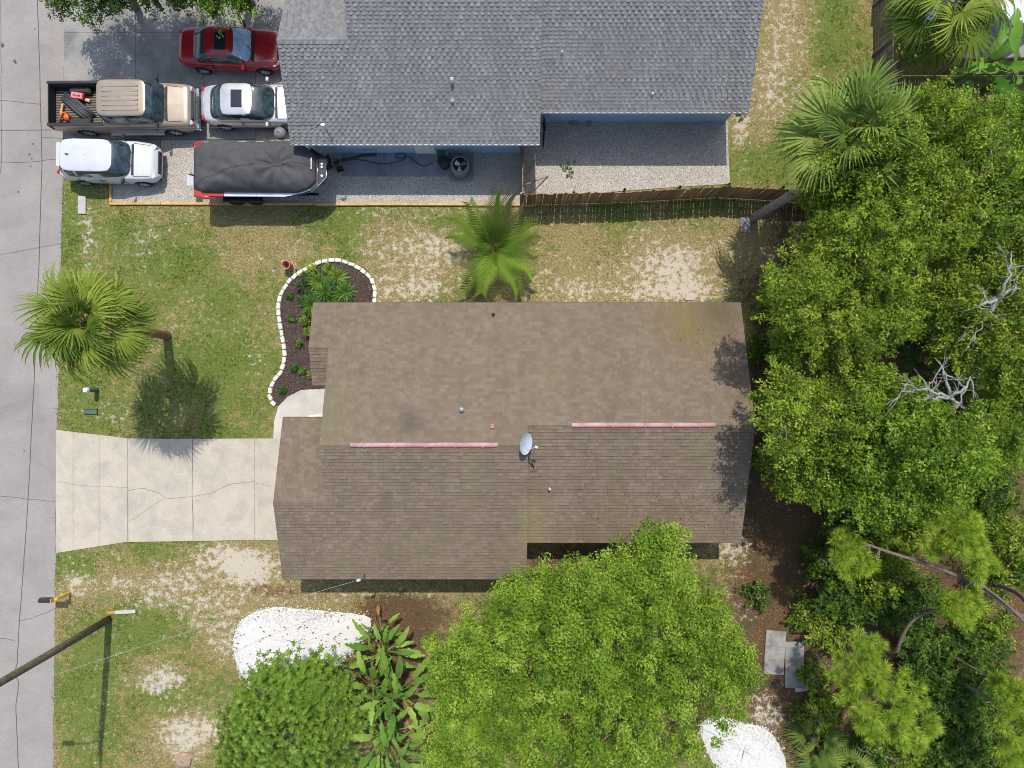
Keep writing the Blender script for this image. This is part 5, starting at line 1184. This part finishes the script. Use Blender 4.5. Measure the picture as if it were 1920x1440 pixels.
und += [(1660,1080,2.4,1.3,'leafy shrub above the bent branch'),(1600,1060,1.2,1.2,'low shrub below the darker pine cluster'),(1780,1300,2.0,1.5,'large shrub between the round pine and the tuft'),(1840,1240,2.2,1.4,'tall shrub left of the single tuft'),
 (1900,1070,2.0,1.3,'shrub at the right edge above the long limb'),(1760,1400,1.4,1.3,'shrub at the bottom right of the round pine'),(1900,1440,1.2,1.4,'shrub filling the bottom right corner'),(1530,1270,.6,.6,'small plant right of the slabs'),
 (1860,900,2.2,1.4,'shrub at the right edge in the shade of the oaks'),(1760,960,2.2,1.3,'shrub under the lower side of the rounded oak'),(1700,1440,1.0,1.2,'shrub on the bottom edge in the middle of the woods'),(1820,720,2.5,1.6,'undergrowth shrub below the bare limbs'),(1740,620,2.5,1.6,'undergrowth shrub between the upper oaks'),(1850,440,2.5,1.6,'undergrowth shrub near the right edge up top'),(1500,1150,.6,.6,'seedling bush right of the path of litter'),(1420,1120,.35,.4,'low weed patch at the edge of the oak'),(1440,860,.7,.55,'weed patch against the shaded house end wall'),(1560,1060,1.2,1.0,'leafy bush left of the darker pine cluster'),(1500,560,.9,.8,'thin shrub between the palm shadow and the oaks')]
for (px, py, z, r_, lab) in und:
    p = P(px,py,z); tree('shrub','green '+lab,(p.x,p.y),[(p.x,p.y,z*.75,r_,r_*rnd.uniform(.8,1.1),max(.4,z*.55))],int(40*r_*r_)+14,70,(.13,.07),rnd.choice((SHRUB,SHRUB,OAK2)),.05,'bark',(.2,.36),5,14,'shrub',US,lo=.3,zmin=-.6)

# ---- bare limbs
def bare(label, base, hub, tips, r0, loc_z=0):
    root = thing('bare_tree',(base[0],base[1],0),label,'tree'); mb = MB(); hub = Vector(hub)
    mb.tube(bend((base[0],base[1],0),hub,0,6,.1),[r0*1.3,r0*1.2,r0*1.1,r0,r0,r0*.95,r0*.9],9)
    for t in tips:
        t = Vector(t); p = bend(hub,t,.25,9,.22); mb.tube(p,[r0*.72*(1-i/10.5) for i in range(10)],7)
        for k in range(3):
            i = rnd.randint(4,8); q = p[i]+Vector((rnd.uniform(-.9,.9),rnd.uniform(-.9,.9),rnd.uniform(-.2,.5)))
            pp = bend(p[i],q,.08,5,.3); mb.tube(pp,[.028*(1-j/6.5) for j in range(6)],5,False)
            for _ in range(3): q2 = q+Vector((rnd.uniform(-.4,.4),rnd.uniform(-.4,.4),rnd.uniform(-.1,.2))); mb.tube(bend(pp[3],q2,.03,3,.3),[.012,.01,.008,.005],4,False)
    mb.build('limbs',M['dead_wood'],root,smooth=True); return root
M['dead_wood'] = mat_simple('dead_wood',(.29,.28,.26),.95,var=.4,scale=12,bmp=.5,bscale=40)
hb = P(1780,745,7.6); bare('pale grey bare limbs forking above the oaks at the right',(14.6,-.9),hb,[P(1685,718,7.4),P(1705,748,7.2),P(1752,670,7.4),P(1820,705,7.5),P(1808,780,7.2)],.095)
hb = P(1870,560,7.6); bare('pale bare limb at the right edge above the watered down oaks'.replace(' above the watered down oaks',' beside the upper oaks'),(17.8,3.0),hb,[P(1800,585,7.6),P(1897,470,8.0),P(1903,530,7.6),P(1790,640,7.0)],.11)

# ---- pines
def needles(tips, dirs, per, ln, mat, parent, name='needles'):
    k = len(tips); idx = np.repeat(np.arange(k),per); n = len(idx)
    d = unit(unit(dirs)[idx]*.42+unit(rng.normal(size=(n,3)))*1.0); d[:,2] = np.where(d[:,2]<-.25,-d[:,2],d[:,2])
    L = ln*rng.uniform(.7,1.1,n)[:,None]; b = unit(np.cross(d,rng.normal(size=(n,3))))
    root = tips[idx]; w = .009
    V = np.stack([root-b*w,root+b*w,root+d*L*.6+b*w*.8+np.array([0,0,-.01]),root+d*L],1).reshape(-1,3)
    tone = np.clip(rng.uniform(.3,.75,k)[idx]+rng.normal(0,.15,n),0,1)
    return fast_mesh(name,V,np.arange(4*n).reshape(-1,4),mat,parent,tone=tone)
def pine(label, base, lobes, limbs, ntip, tr=.14, top=None, per=130, tones=None):
    root = thing('pine_tree',(base[0],base[1],0),label,'tree',0,'young pines at the lower right')
    C = clumps_in(lobes,ntip,.35,-.2); ctr = np.mean([l[:3] for l in lobes],0)
    mb = MB()
    for path, r0 in limbs: mb.tube([Vector(q) for q in chaikin([tuple(p) for p in path],2)] ,[r0*(1-.6*i/(len(chaikin([tuple(p) for p in path],2)))) for i in range(len(chaikin([tuple(p) for p in path],2)))],8)
    ends = []
    for path,_ in limbs:
        q_ = chaikin([tuple(p) for p in path],2); ends += [Vector(q) for q in q_[len(q_)//2:]]
    for c in C:
        e_ = min(ends,key=lambda q:(q-Vector(c)).length); mb.tube(bend(e_,c,.05,4,.15),[.03,.024,.018,.012,.008],5,False)
    mb.build('trunk',M['pine_bark'],root,smooth=True)
    needles(C,C-ctr+np.array([0,0,.8]),per,.36,PINE,root); return root
M['pine_bark'] = mat_simple('pine_bark',(.17,.125,.10),.95,var=.4,scale=14,bmp=.6)
pb = (17.2,-12.2)
pine('round bright green pine crown at the lower right',(15.6,-13.4),[E(1650,1320,5.6,1.65,1.5,.9),E(1590,1270,5.2,.9,.9,.6),E(1610,1215,5.2,.8,.7,.5),E(1710,1360,5.2,.9,.8,.6)],[([(15.6,-13.4,0),(14.6,-12.8,3),P(1650,1320,4.9)],.13),([P(1650,1320,4.9),P(1610,1215,4.9)],.05),([P(1650,1320,4.9),P(1710,1360,4.9)],.05)],175)
pine('tall pine reaching in from the right with three needle clusters',(21.0,-8.8),[E(1790,1000,6.4,1.1,1.0,.7),E(1835,1060,6.2,.6,.7,.5),E(1750,1020,6.0,.6,.6,.4),E(1800,1135,6.0,.8,.75,.5),E(1600,1045,5.4,.9,.75,.4),E(1575,1010,5.3,.5,.5,.35)],
     [([(21.0,-8.8,0),(20.6,-8.4,4),P(1925,1170,5.6),P(1850,1105,5.8),P(1750,1060,5.6),P(1680,1040,5.5),P(1600,1012,5.3)],.11),([P(1850,1105,5.8),P(1815,1060,6.0),P(1790,1000,6.2)],.06),([P(1850,1105,5.8),P(1800,1135,5.9)],.04),([P(1925,1170,5.6),P(1880,1125,5.9),P(1830,1090,6.0)],.06)],185)
pine('pine with a bent bare branch beside the round crown',(14.9,-10.2),[E(1785,1135,5.3,.5,.45,.3)],[([(14.9,-10.6,0),P(1678,1235,3.2),P(1690,1195,3.9),P(1710,1162,4.4),P(1745,1145,4.8),P(1770,1140,5.2)],.09)],22)
pine('small pine crown at the right edge near the bottom',(19.4,-12.9),[E(1900,1330,5.0,.9,1.3,.6),E(1905,1400,4.6,.9,.9,.5)],[([(19.4,-12.9,0),(19.0,-12.6,2.5),P(1905,1340,4.6)],.1)],90)
pine('single pine tuft on a thin stem at the right',(18.4,-11.4),[E(1868,1277,4.0,.3,.3,.25)],[([(18.4,-11.4,0),P(1868,1277,3.8)],.05)],12)

# ---- fan palms
def fan_mesh(name, petl, fan, nseg, droop, seed, mat_tone_base):
    r_ = random.Random(seed); Vs = []; Fs = []
    def quadstrip(pts, ws, up):
        n0 = len(Vs)
        for i, (p, w) in enumerate(zip(pts, ws)):
            t = (pts[min(i+1,len(pts)-1)]-pts[max(i-1,0)]).normalized(); s = t.cross(up).normalized()*w
            Vs.extend([p-s, p+s])
        for i in range(len(pts)-1): Fs.append((n0+2*i,n0+2*i+1,n0+2*i+3,n0+2*i+2))
    pts = [Vector((petl*t,0,.16*petl*math.sin(t*2.2)-.0*t)) for t in (0,.35,.7,1)]
    quadstrip(pts,[.028,.022,.02,.018],Vector((0,0,1))); quadstrip(pts,[.02,.018,.016,.014],Vector((0,1,0)))
    hub = pts[-1]
    for k in range(nseg):
        a = R(-118+236*k/(nseg-1)+r_.uniform(-2,2)); L = fan*(1-.28*(abs(a)/2.1)**2)*r_.uniform(.9,1.08)
        d = Vector((math.cos(a),math.sin(a),0)); org = hub+Vector((.16*max(0,math.cos(a)),0,0)); pp = []
        dr = droop*r_.uniform(.7,1.5)
        for t in (0,.35,.65,.85,1.0): pp.append(org+d*L*t*(1-.12*t*dr)+Vector((0,0,.10*math.sin(t*2)-.55*dr*L*t**2.6+.03*(k%2))))
        quadstrip(pp,[.012,.036,.03,.017,.003],Vector((0,0,1))+d.cross(Vector((0,0,1)))*(.5 if k%2 else -.5))
    me = bpy.data.meshes.new(name); me.from_pydata([tuple(v) for v in Vs],[],Fs); me.update(); return me
FAN_G = mat_leafplain('fan_frond',(.065,.125,.016),(.31,.38,.055),.25,.5,3.0,.12)
FAN_B = mat_leafplain('fan_frond_blue',(.07,.13,.022),(.29,.38,.075),.2,.5,3.0,.12)
FANS = [fan_mesh('frond',1.0,1.15,38,d,i,0) for i,d in enumerate((.45,.8,1.15,1.5))]
for me in FANS: me.materials.append(FAN_G)
FANSB = []
for me in FANS: c2 = me.copy(); c2.materials[0] = FAN_B; FANSB.append(c2)
def fan_palm(name, label, base, top, n, sc, fans, trunk_r, pmin=-35, pmax=78, boot=False, lean=None, seed=1, asym=None):
    r_ = random.Random(seed); root = thing(name,(base[0],base[1],0),label,'palm tree'); top = Vector(top)
    pts = lean or [Vector((base[0],base[1],-.1)).lerp(top,t) for t in (0,.33,.66,1)]
    path = [Vector(q) for q in chaikin([tuple(p) for p in pts],2)]; m_ = len(path)
    mb = MB(); fine_ = []
    for i in range(m_-1):
        for k in range(4): fine_.append(path[i].lerp(path[i+1],k/4))
    fine_.append(path[-1])
    mb.tube(fine_,[trunk_r*(1.25 if i < 2 else 1)*(1+.06*math.sin(i*2.4)+r_.uniform(-.03,.03)) for i in range(len(fine_))],14); mb.build('trunk',M['palm_trunk'] if not boot else M['palm_boot'],root,smooth=True)
    for i in range(n):
        t = i/(n-1); az = i*2.39996+r_.uniform(-.2,.2); pitch = R(pmax+(pmin-pmax)*t**.75+r_.uniform(-12,12)); k = min(3,int(t*3.2+r_.uniform(0,.8)))
        s = sc*(.72+.28*min(1,t*2.2))*r_.uniform(.92,1.06)
        from_mesh('frond',fans[k],root,top-root.location-Vector((0,0,.25*t)),(0,-pitch,az),s) if False else None
        o = bpy.data.objects.new('frond',fans[k]); COL.objects.link(o); o.parent = root
        o.location = top-root.location-Vector((0,0,.25*t))
        o.rotation_euler = (Matrix.Rotation(az,3,'Z')@Matrix.Rotation(-pitch,3,'Y')@Matrix.Rotation(R(r_.uniform(-45,45)),3,'X')).to_euler(); o.scale = (s,s,s)
    return root
b0 = P(313,629,0); tpp = P(160,603,6.9)
fan_palm('fan_palm','fan palm with a full round crown leaning over the road edge',(b0.x,b0.y),tpp,27,1.1,FANS,.20,boot=True,seed=3,pmax=88)
b0 = P(1412,409,0); tpp = P(1600,250,7.2); mid = P(1468,375,3.0); mid2 = P(1535,338,5.2)
fan_palm('fan_palm','tall fan palm with a curved grey trunk leaning over the fence',(b0.x,b0.y),tpp,25,1.22,FANSB,.19,lean=[Vector((b0.x,b0.y,-.1)),mid,mid2,tpp],seed=5)
fan_palm('fan_palm','yellow green fan palm beyond the back fence at the top right',(18.0,14.9),P(1790,5,6.0),26,1.2,FANS,.18,pmin=-60,pmax=60,seed=8)
for i,(px,py,lab) in enumerate(((1530,1395,'blue green palmetto on the ground beside the shaded stone mound'),(1590,1440,'palmetto at the bottom edge right of the shaded stone mound'))):
    p = P(px,py,.4); fan_palm('palmetto',lab,(p.x,p.y),(p.x,p.y,.4),12,.75,FANSB,.09,pmin=5,pmax=60,seed=20+i)
# ---- feather palm on the lawn
def feather_mesh(name, L, seed, arch):
    r_ = random.Random(seed); Vs = []; Fs = []
    pts = [Vector((L*t*(1-.10*t*t),0,L*(.34*math.sin(t*1.75)-arch*t**2.6))) for t in np.linspace(0,1,15)]
    def at(t): i = min(13,int(t*14)); return pts[i].lerp(pts[i+1],t*14-i)
    for i in range(14):
        n0 = len(Vs); w = .024*(1-i/15); w2 = .024*(1-(i+1)/15)
        Vs.extend([pts[i]+Vector((0,-w,0)),pts[i]+Vector((0,w,0)),pts[i+1]+Vector((0,w2,0)),pts[i+1]+Vector((0,-w2,0))]); Fs.append((n0,n0+1,n0+2,n0+3))
    for k in range(24):
        t = .13+.87*k/23; p = at(t); ll = .60*math.sin(min(1,.25+t*.95)*math.pi*.86)+.08
        for s in (-1,1):
            d = (Vector((.42+.45*t,s*1.0,r_.uniform(.0,.25)))).normalized(); q1 = p+d*ll*.55; q2 = p+d*ll*r_.uniform(.9,1.1)+Vector((.03,0,-.16*ll)); w = Vector((.5,0,.3)).normalized()*.042
            n0 = len(Vs); Vs.extend([p-w*.6,p+w*.6,q1+w,q1-w,q2]); Fs.append((n0,n0+1,n0+2,n0+3)); Fs.append((n0+3,n0+2,n0+4))
    me = bpy.data.meshes.new(name); me.from_pydata([tuple(v) for v in Vs],[],Fs); me.update(); return me
FEA = mat_leafplain('feather_frond',(.04,.11,.015),(.27,.40,.05),.3,.4,2.0); FEB = mat_leafplain('feather_frond_old',(.10,.12,.04),(.24,.23,.10),.25,.5,2.0)
FM = [feather_mesh('frond',2.2,i,a) for i,a in enumerate((.16,.30,.44))]
for me in FM: me.materials.append(FEA)
FO = FM[2].copy(); FO.materials[0] = FEB
c = P(928,468,0); fp = thing('feather_palm',(c.x,c.y,0),'bright green feather palm on the sandy lawn','palm tree')
MB().lathe([(.20,0),(.24,.15),(.20,.45),(.14,.75),(.06,.95)],c,14).build('trunk',M['palm_boot'],fp,smooth=True)
r_ = random.Random(4)
for (az, pt, k, s) in ((10,22,1,1.0),(30,10,2,1.0),(62,45,0,.95),(86,22,1,1.08),(105,50,0,.9),(122,24,1,1.05),(148,15,1,1.05),(170,12,1,1.0),(196,40,0,.7),(236,8,2,1.1),(256,12,1,1.08),(298,8,2,1.1),(320,12,1,1.05),(342,20,1,.9),(72,12,3,1.1),(48,20,3,1.0),(280,50,0,.65)):
    o = bpy.data.objects.new('frond',FO if k == 3 else FM[k]); COL.objects.link(o); o.parent = fp; o.location = (0,0,.75)
    o.rotation_euler = (Matrix.Rotation(R(az),3,'Z')@Matrix.Rotation(-R(pt),3,'Y')@Matrix.Rotation(R(r_.uniform(-20,20)),3,'X')).to_euler(); o.scale = (s*1.05,)*3

# ---- paddle leaved plants
def paddle_mesh(name, pl, bl, bw, seed, droop, torn=.0):
    r_ = random.Random(seed); Vs = []; Fs = []; N = 15
    def cur(t): return Vector(((pl+bl)*t*(1-.13*droop*t*t), .0, (pl+bl)*(.55*t-.62*droop*t**2.4)))
    sp = pl/(pl+bl); n0 = 0
    for i in range(5):
        t = sp*i/4; p = cur(t); w = .032*(1-.5*i/4); Vs.extend([p+Vector((0,-w,0)),p+Vector((0,w,0)),p+Vector((0,0,-w*1.2))])
    for i in range(4):
        for j in range(3): Fs.append((i*3+j,i*3+(j+1)%3,(i+1)*3+(j+1)%3,(i+1)*3+j))
    rows = []
    for i in range(N+1):
        u = i/N; t = sp+(1-sp)*u; p = cur(t); w = bw*.5*(math.sin(math.pi*(u**.75))**.6 if 0 < u < 1 else .02); row = []
        for s in (-1,-.5,0,.5,1):
            k = 1.0 if abs(s) < .9 else r_.uniform(1-torn,1.05)
            row.append(len(Vs)); Vs.append(p+Vector((.05*abs(s)*bw, s*w*k, abs(s)*w*.42-(abs(s)**2)*w*.25+.012*math.sin(i*1.9+s*3))))
        rows.append(row)
    for i in range(N):
        for j in range(4):
            if torn and j in (0,3) and r_.random() < torn*.4: continue
            Fs.append((rows[i][j],rows[i][j+1],rows[i+1][j+1],rows[i+1][j]))
    me = bpy.data.meshes.new(name); me.from_pydata([tuple(v) for v in Vs],[],Fs); me.update()
    me.polygons.foreach_set('use_smooth',[True]*len(me.polygons)); return me
BIRD = mat_leafplain('paddle_leaf',(.08,.19,.025),(.30,.44,.075),.22,.45,2.5,.2); BANANA = mat_leafplain('banana_leaf',(.05,.17,.02),(.22,.40,.05),.35,.45,2.5,.2); DRYP = mat_leafplain('dry_paddle',(.22,.13,.05),(.45,.32,.16),.15,.7)
PM = [paddle_mesh('leaf',.85,1.2,.32,i,d,.35) for i,d in enumerate((.25,.55,.85,1.05))]
for me in PM: me.materials.append(BIRD)
PD = PM[3].copy(); PD.materials[0] = DRYP
BM_ = [paddle_mesh('leaf',.7,1.9,.46,9+i,d,.12) for i,d in enumerate((.4,.7,1.0))]
for me in BM_: me.materials.append(BANANA)
M['plant_stem'] = mat_simple('plant_stem',(.14,.16,.06),.7,var=.3)
def paddle_plant(name, label, px, py, z, n, sc, meshes, seed, spread=(15,72), dry=None, ndry=0, stem=.1):
    r_ = random.Random(seed); p = P(px,py,z); root = thing(name,(p.x,p.y,0),label,'plant')
    MB().tube([(p.x,p.y,0),(p.x+.03,p.y,z*.5),(p.x,p.y,z)],[stem*1.3,stem*1.1,stem],9).build('stem',M['plant_stem'],root,smooth=True)
    for i in range(n+ndry):
        az = i*2.4+r_.uniform(-.4,.4); pt = R(r_.uniform(*spread)); me = dry if i >= n else r_.choice(meshes); s = sc*r_.uniform(.8,1.12)
        if i >= n: pt = R(r_.uniform(-40,0))
        o = bpy.data.objects.new('leaf',me); COL.objects.link(o); o.parent = root; o.location = (r_.uniform(-.08,.08),r_.uniform(-.08,.08),z-r_.uniform(0,.25))
        o.rotation_euler = (Matrix.Rotation(az,3,'Z')@Matrix.Rotation(-pt+.5,3,'Y')@Matrix.Rotation(R(r_.uniform(-35,35)),3,'X')).to_euler(); o.scale = (s,s,s)
    return root
for i,(px,py,z,n,sc,lab) in enumerate(((722,1225,1.2,20,.95,'paddle leaved plant at the top of the clump by the white stones'),(700,1290,1.5,18,1.0,'paddle leaved plant in the clump beside the round green tree'),(742,1300,1.6,19,1.05,'paddle leaved plant in the clump against the oak'),(725,1375,1.7,20,1.08,'large paddle leaved plant in the lower part of the clump'),(745,1430,1.5,18,1.08,'paddle leaved plant at the bottom edge of the picture'),(715,1180,.9,6,.7,'small paddle leaved plant nearest the house'))):
    paddle_plant('paddle_plant',lab,px,py,z,n,sc,PM,30+i,(15,75),PD,5)
paddle_plant('banana_plant','banana plant with long drooping leaves beyond the back fence',1835,125,2.2,13,1.0,BM_,51,(25,78),stem=.14)
paddle_plant('banana_plant','banana plant at the right edge beyond the back fence',1905,135,2.0,11,1.0,BM_,52,(20,70),stem=.14)

# ---- round tree with rosettes of glossy leaves
def rosettes(C, dirs, per, ln, wd, mat, parent, name='crown', tb=0.0):
    k = len(C); idx = np.repeat(np.arange(k),per); n = len(idx); ax = unit(dirs+rng.normal(size=(k,3))*.25)[idx]
    ang = np.tile(np.arange(per)*2.4,k)+np.repeat(rng.random(k)*6.28,per); el = np.tile(np.linspace(.1,1.0,per),k)
    t0 = unit(np.cross(ax,np.array([.3,.2,.9])+rng.normal(size=(n,3))*.01)); t1 = np.cross(ax,t0)
    rad = t0*np.cos(ang)[:,None]+t1*np.sin(ang)[:,None]; d = unit(rad*np.cos(el)[:,None]+ax*np.sin(el)[:,None]); s = unit(np.cross(ax,d)); L = (ln*rng.uniform(.75,1.15,n))[:,None]; w = (wd*rng.uniform(.8,1.1,n))[:,None]
    p = C[idx]; V = np.stack([p,p+d*L*.55+s*w/2,p+d*L-ax*L*.15,p+d*L*.55-s*w/2],1).reshape(-1,3)
    tone = np.clip(rng.uniform(.2,.6,k)[idx]+.3*np.sin(el)+rng.normal(0,.1,n)+tb,0,1)
    return fast_mesh(name,V,np.arange(4*n).reshape(-1,4),mat,parent,tone=tone)
e = [E(545,1370,3.1,2.2,2.1,1.7),E(455,1390,2.6,1.0,1.1,1.0),E(570,1300,3.2,1.5,1.2,1.2),E(500,1260,2.4,.6,.5,.5),E(440,1340,2.2,.6,.5,.5),E(640,1330,3.0,.7,.7,.7),E(585,1255,2.8,.6,.5,.5),E(480,1330,2.6,1.2,1.4,1.0),E(600,1280,2.9,1.2,1.1,1.0),E(540,1250,2.6,.8,.6,.6),E(620,1400,2.9,1.3,1.4,1.0)]
rt = thing('round_tree',(-8.6,-14.6,0),'round tree with glossy leaf rosettes in front of the white stones','tree')
C = clumps_in(e,330,.5,-.3); skeleton(rt,(-8.6,-14.6),C,.14,M['bark'],8,70)
ctr = np.array([P(545,1350,3.2).x,P(545,1350,3.2).y,1.6]); C2 = np.repeat(C,12,0)+rng.normal(size=(len(C)*12,3))*np.array([.26,.26,.16]); rosettes(C2,unit(C2-ctr)*.7+np.array([0,0,.7]),9,.19,.062,GLOSSY,rt)

# ---- bed plants
def spiky(label, px, py, z, n, ln):
    p = P(px,py,z); root = thing('spiky_plant',(p.x,p.y,0),label,'plant'); MB().tube([(p.x,p.y,0),(p.x,p.y,z)],.04,7).build('stem',M['bark'],root)
    C = np.array([[p.x,p.y,z]]); rosettes(C,np.array([[0,0,1.]]),n,ln,.075,BED,root,'leaves',-.05)
for px,py,z,lab in ((610,550,1.2,'spiky plant in the middle of the front bed'),(632,523,1.1,'spiky plant at the top of the front bed'),(584,573,1.2,'spiky plant at the left of the front bed cluster'),(648,548,1.3,'spiky plant nearest the roof edge in the bed'),(600,530,.9,'spiky plant behind the yellow shrubs in the bed'),(628,560,1.0,'low spiky plant close to the eave')):
    spiky(lab,px,py,z,40,.68)
for px,py,z,r_,tb,lab in ((575,530,.55,.5,-.15,'dark green bushy shrub in the front bed'),(618,545,.8,1.0,.12,'wide bright green shrub under the spiky plants'),(585,508,.35,.3,.45,'yellow green flowering shrub at the top left of the bed'),(615,504,.3,.26,.4,'yellow green shrub at the top of the bed'),(578,580,.45,.3,.2,'green shrub with yellow tips beside the eave'),(572,600,.4,.26,.3,'small yellow green shrub below the spiky plants'),(577,622,.35,.24,.45,'yellow leaved shrub near the roof corner'),(575,560,.5,.4,-.1,'green shrub at the left side of the bed'),
                      (543,556,.15,.14,-.1,'tiny shrub on the mulch by the upper left stones'),(546,600,.15,.14,-.1,'tiny shrub on the mulch by the middle stones'),(560,645,.18,.15,0,'tiny shrub in the middle of the mulch'),(552,690,.15,.14,-.1,'tiny dark shrub on the lower mulch'),(566,696,.15,.13,.2,'tiny yellow green shrub on the lower mulch'),(583,702,.18,.13,.2,'tiny shrub beside the small gable'),(528,732,.18,.15,-.1,'tiny shrub at the tip of the mulch bed')):
    p = P(px,py,z); root = thing('bed_shrub',(p.x,p.y,0),lab,'shrub'); MB().tube([(p.x,p.y,0),(p.x,p.y,z*.6)],.02,6).build('stem',M['bark'],root)
    C = clumps_in([(p.x,p.y,z*.7,r_,r_,z*.5)],int(60*r_)+8,.3,-.4); crown_mesh('crown',C,np.full(len(C),.11),26,.085,.035,BED,root,tonebias=tb-.1)
# small weeds in the gravel yard
for px,py,lab in ((1065,320,'weed growing in the sunny part of the gravel yard'),(1390,215,'weed at the corner of the blue house')):
    p = P(px,py,.1); root = thing('weed',(p.x,p.y,0),lab,'plant'); MB().tube([(p.x,p.y,0),(p.x,p.y,.1)],.008,5).build('stem',M['bark'],root)
    C = np.array([p])+rng.normal(size=(16,3))*np.array([.14,.2,.05]); C[:,2] = np.clip(C[:,2],.06,.3); crown_mesh('crown',C,np.full(16,.07),18,.07,.03,SHRUB,root,tonebias=.15)

# ------------------------------------------------------------------ grass and leaf litter
def lawn_mask(x, y):
    k = np.ones(len(x),bool)
    for poly in ([(-200,-900),(123,-900),(119,0),(115,340),(104,805),(97,1440),(89,2300),(-200,2300)],[(104,808),(240,824),(575,824),(575,1010),(240,1014),(104,1035)],walk,mul,[(118,-60),(990,-60),(990,384),(205,384),(205,336),(118,336)],[(985,0),(1366,0),(1369,345),(1120,362),(985,372)],WM,WM2,[(597,601),(1337,601),(1337,972),(973,972),(973,1034),(583,1034),(583,798),(634,798),(634,700),(600,700)]):
        k &= ~inpoly(x,y,[(W(a),WY(b_)) for a,b_ in poly])
    return k
NB = 420000
x = rng.uniform(-21.5,17.5,NB); y = rng.uniform(-18.5,19,NB); g,s,l = ground_fields(x,y)
nz = fnoise(x,y,1.1,5,4); nz2 = fnoise(x,y,3.2,9,3)
den = np.clip((g+(nz-.5)*1.6-.05),0,1)*np.clip(1.25-1.6*l,0,1)*np.clip(1.15-2.6*np.clip(s+(nz2-.5)*.9-.05,0,1),.0,1)
keep = (rng.random(NB) < den*.75+.04*(1-l)) & lawn_mask(x,y); x,y,g,nz,nz2 = x[keep],y[keep],g[keep],nz[keep],nz2[keep]
n = len(x); NBl = 2
xx = np.repeat(x,NBl)+rng.normal(0,.02,n*NBl); yy = np.repeat(y,NBl)+rng.normal(0,.02,n*NBl); m_ = len(xx)
a = rng.random(m_)*6.28; hgt = rng.uniform(.03,.075,m_)*np.repeat(.7+.6*nz,NBl); out = rng.uniform(.3,1.1,m_)*hgt; wv = rng.uniform(.008,.016,m_); ca, sa = np.cos(a), np.sin(a)
V = np.stack([np.stack([xx-sa*wv,yy+ca*wv,np.zeros(m_)],-1),np.stack([xx+sa*wv,yy-ca*wv,np.zeros(m_)],-1),np.stack([xx+ca*out,yy+sa*out,hgt],-1)],1).reshape(-1,3)
tone = np.clip(np.repeat(.08+.75*g+1.1*(nz-.5)+1.0*(nz2-.5)+rng.normal(0,.22,n),NBl)+rng.normal(0,.14,m_),0,1)
GR = mat_leaf('grass_blade',[(0,(.50,.40,.21)),(.28,(.29,.25,.075)),(.5,(.15,.20,.024)),(1,(.06,.145,.012))],rough=.8,trans=.2,sp=.05)
tag(fast_mesh('grass',V,np.arange(3*m_).reshape(-1,3),GR,tone=tone),'patchy green and straw coloured lawn grass','grass',kind='stuff')
print('grass blades',m_)
NB = 60000
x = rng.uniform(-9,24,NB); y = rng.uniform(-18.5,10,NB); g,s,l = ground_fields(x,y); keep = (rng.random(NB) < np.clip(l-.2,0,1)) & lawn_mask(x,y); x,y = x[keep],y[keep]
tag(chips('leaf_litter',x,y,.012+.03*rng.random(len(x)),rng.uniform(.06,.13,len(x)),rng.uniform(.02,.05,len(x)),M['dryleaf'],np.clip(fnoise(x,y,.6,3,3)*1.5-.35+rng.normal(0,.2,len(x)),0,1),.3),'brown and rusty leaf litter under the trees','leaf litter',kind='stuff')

# dry leaves blown onto the brown roof
x = np.concatenate([rng.uniform(2,9.4,170), rng.normal(8.2,.7,90)]); y = np.concatenate([rng.uniform(-6.5,-4.2,170), rng.uniform(-6,3,90)]); k = (x < 9.5); x, y = x[k], y[k]
zz = np.where(y > -1.61, 2.7+(3.385-y)*PB, 2.7+(y+6.61)*PB)+.03
tag(chips('fallen_leaves', x, y, zz, rng.uniform(.05,.11,len(x)), .04, M['dryleaf'], rng.random(len(x))*.7, .12), 'dry leaves scattered on the brown roof', 'leaves', kind='stuff')
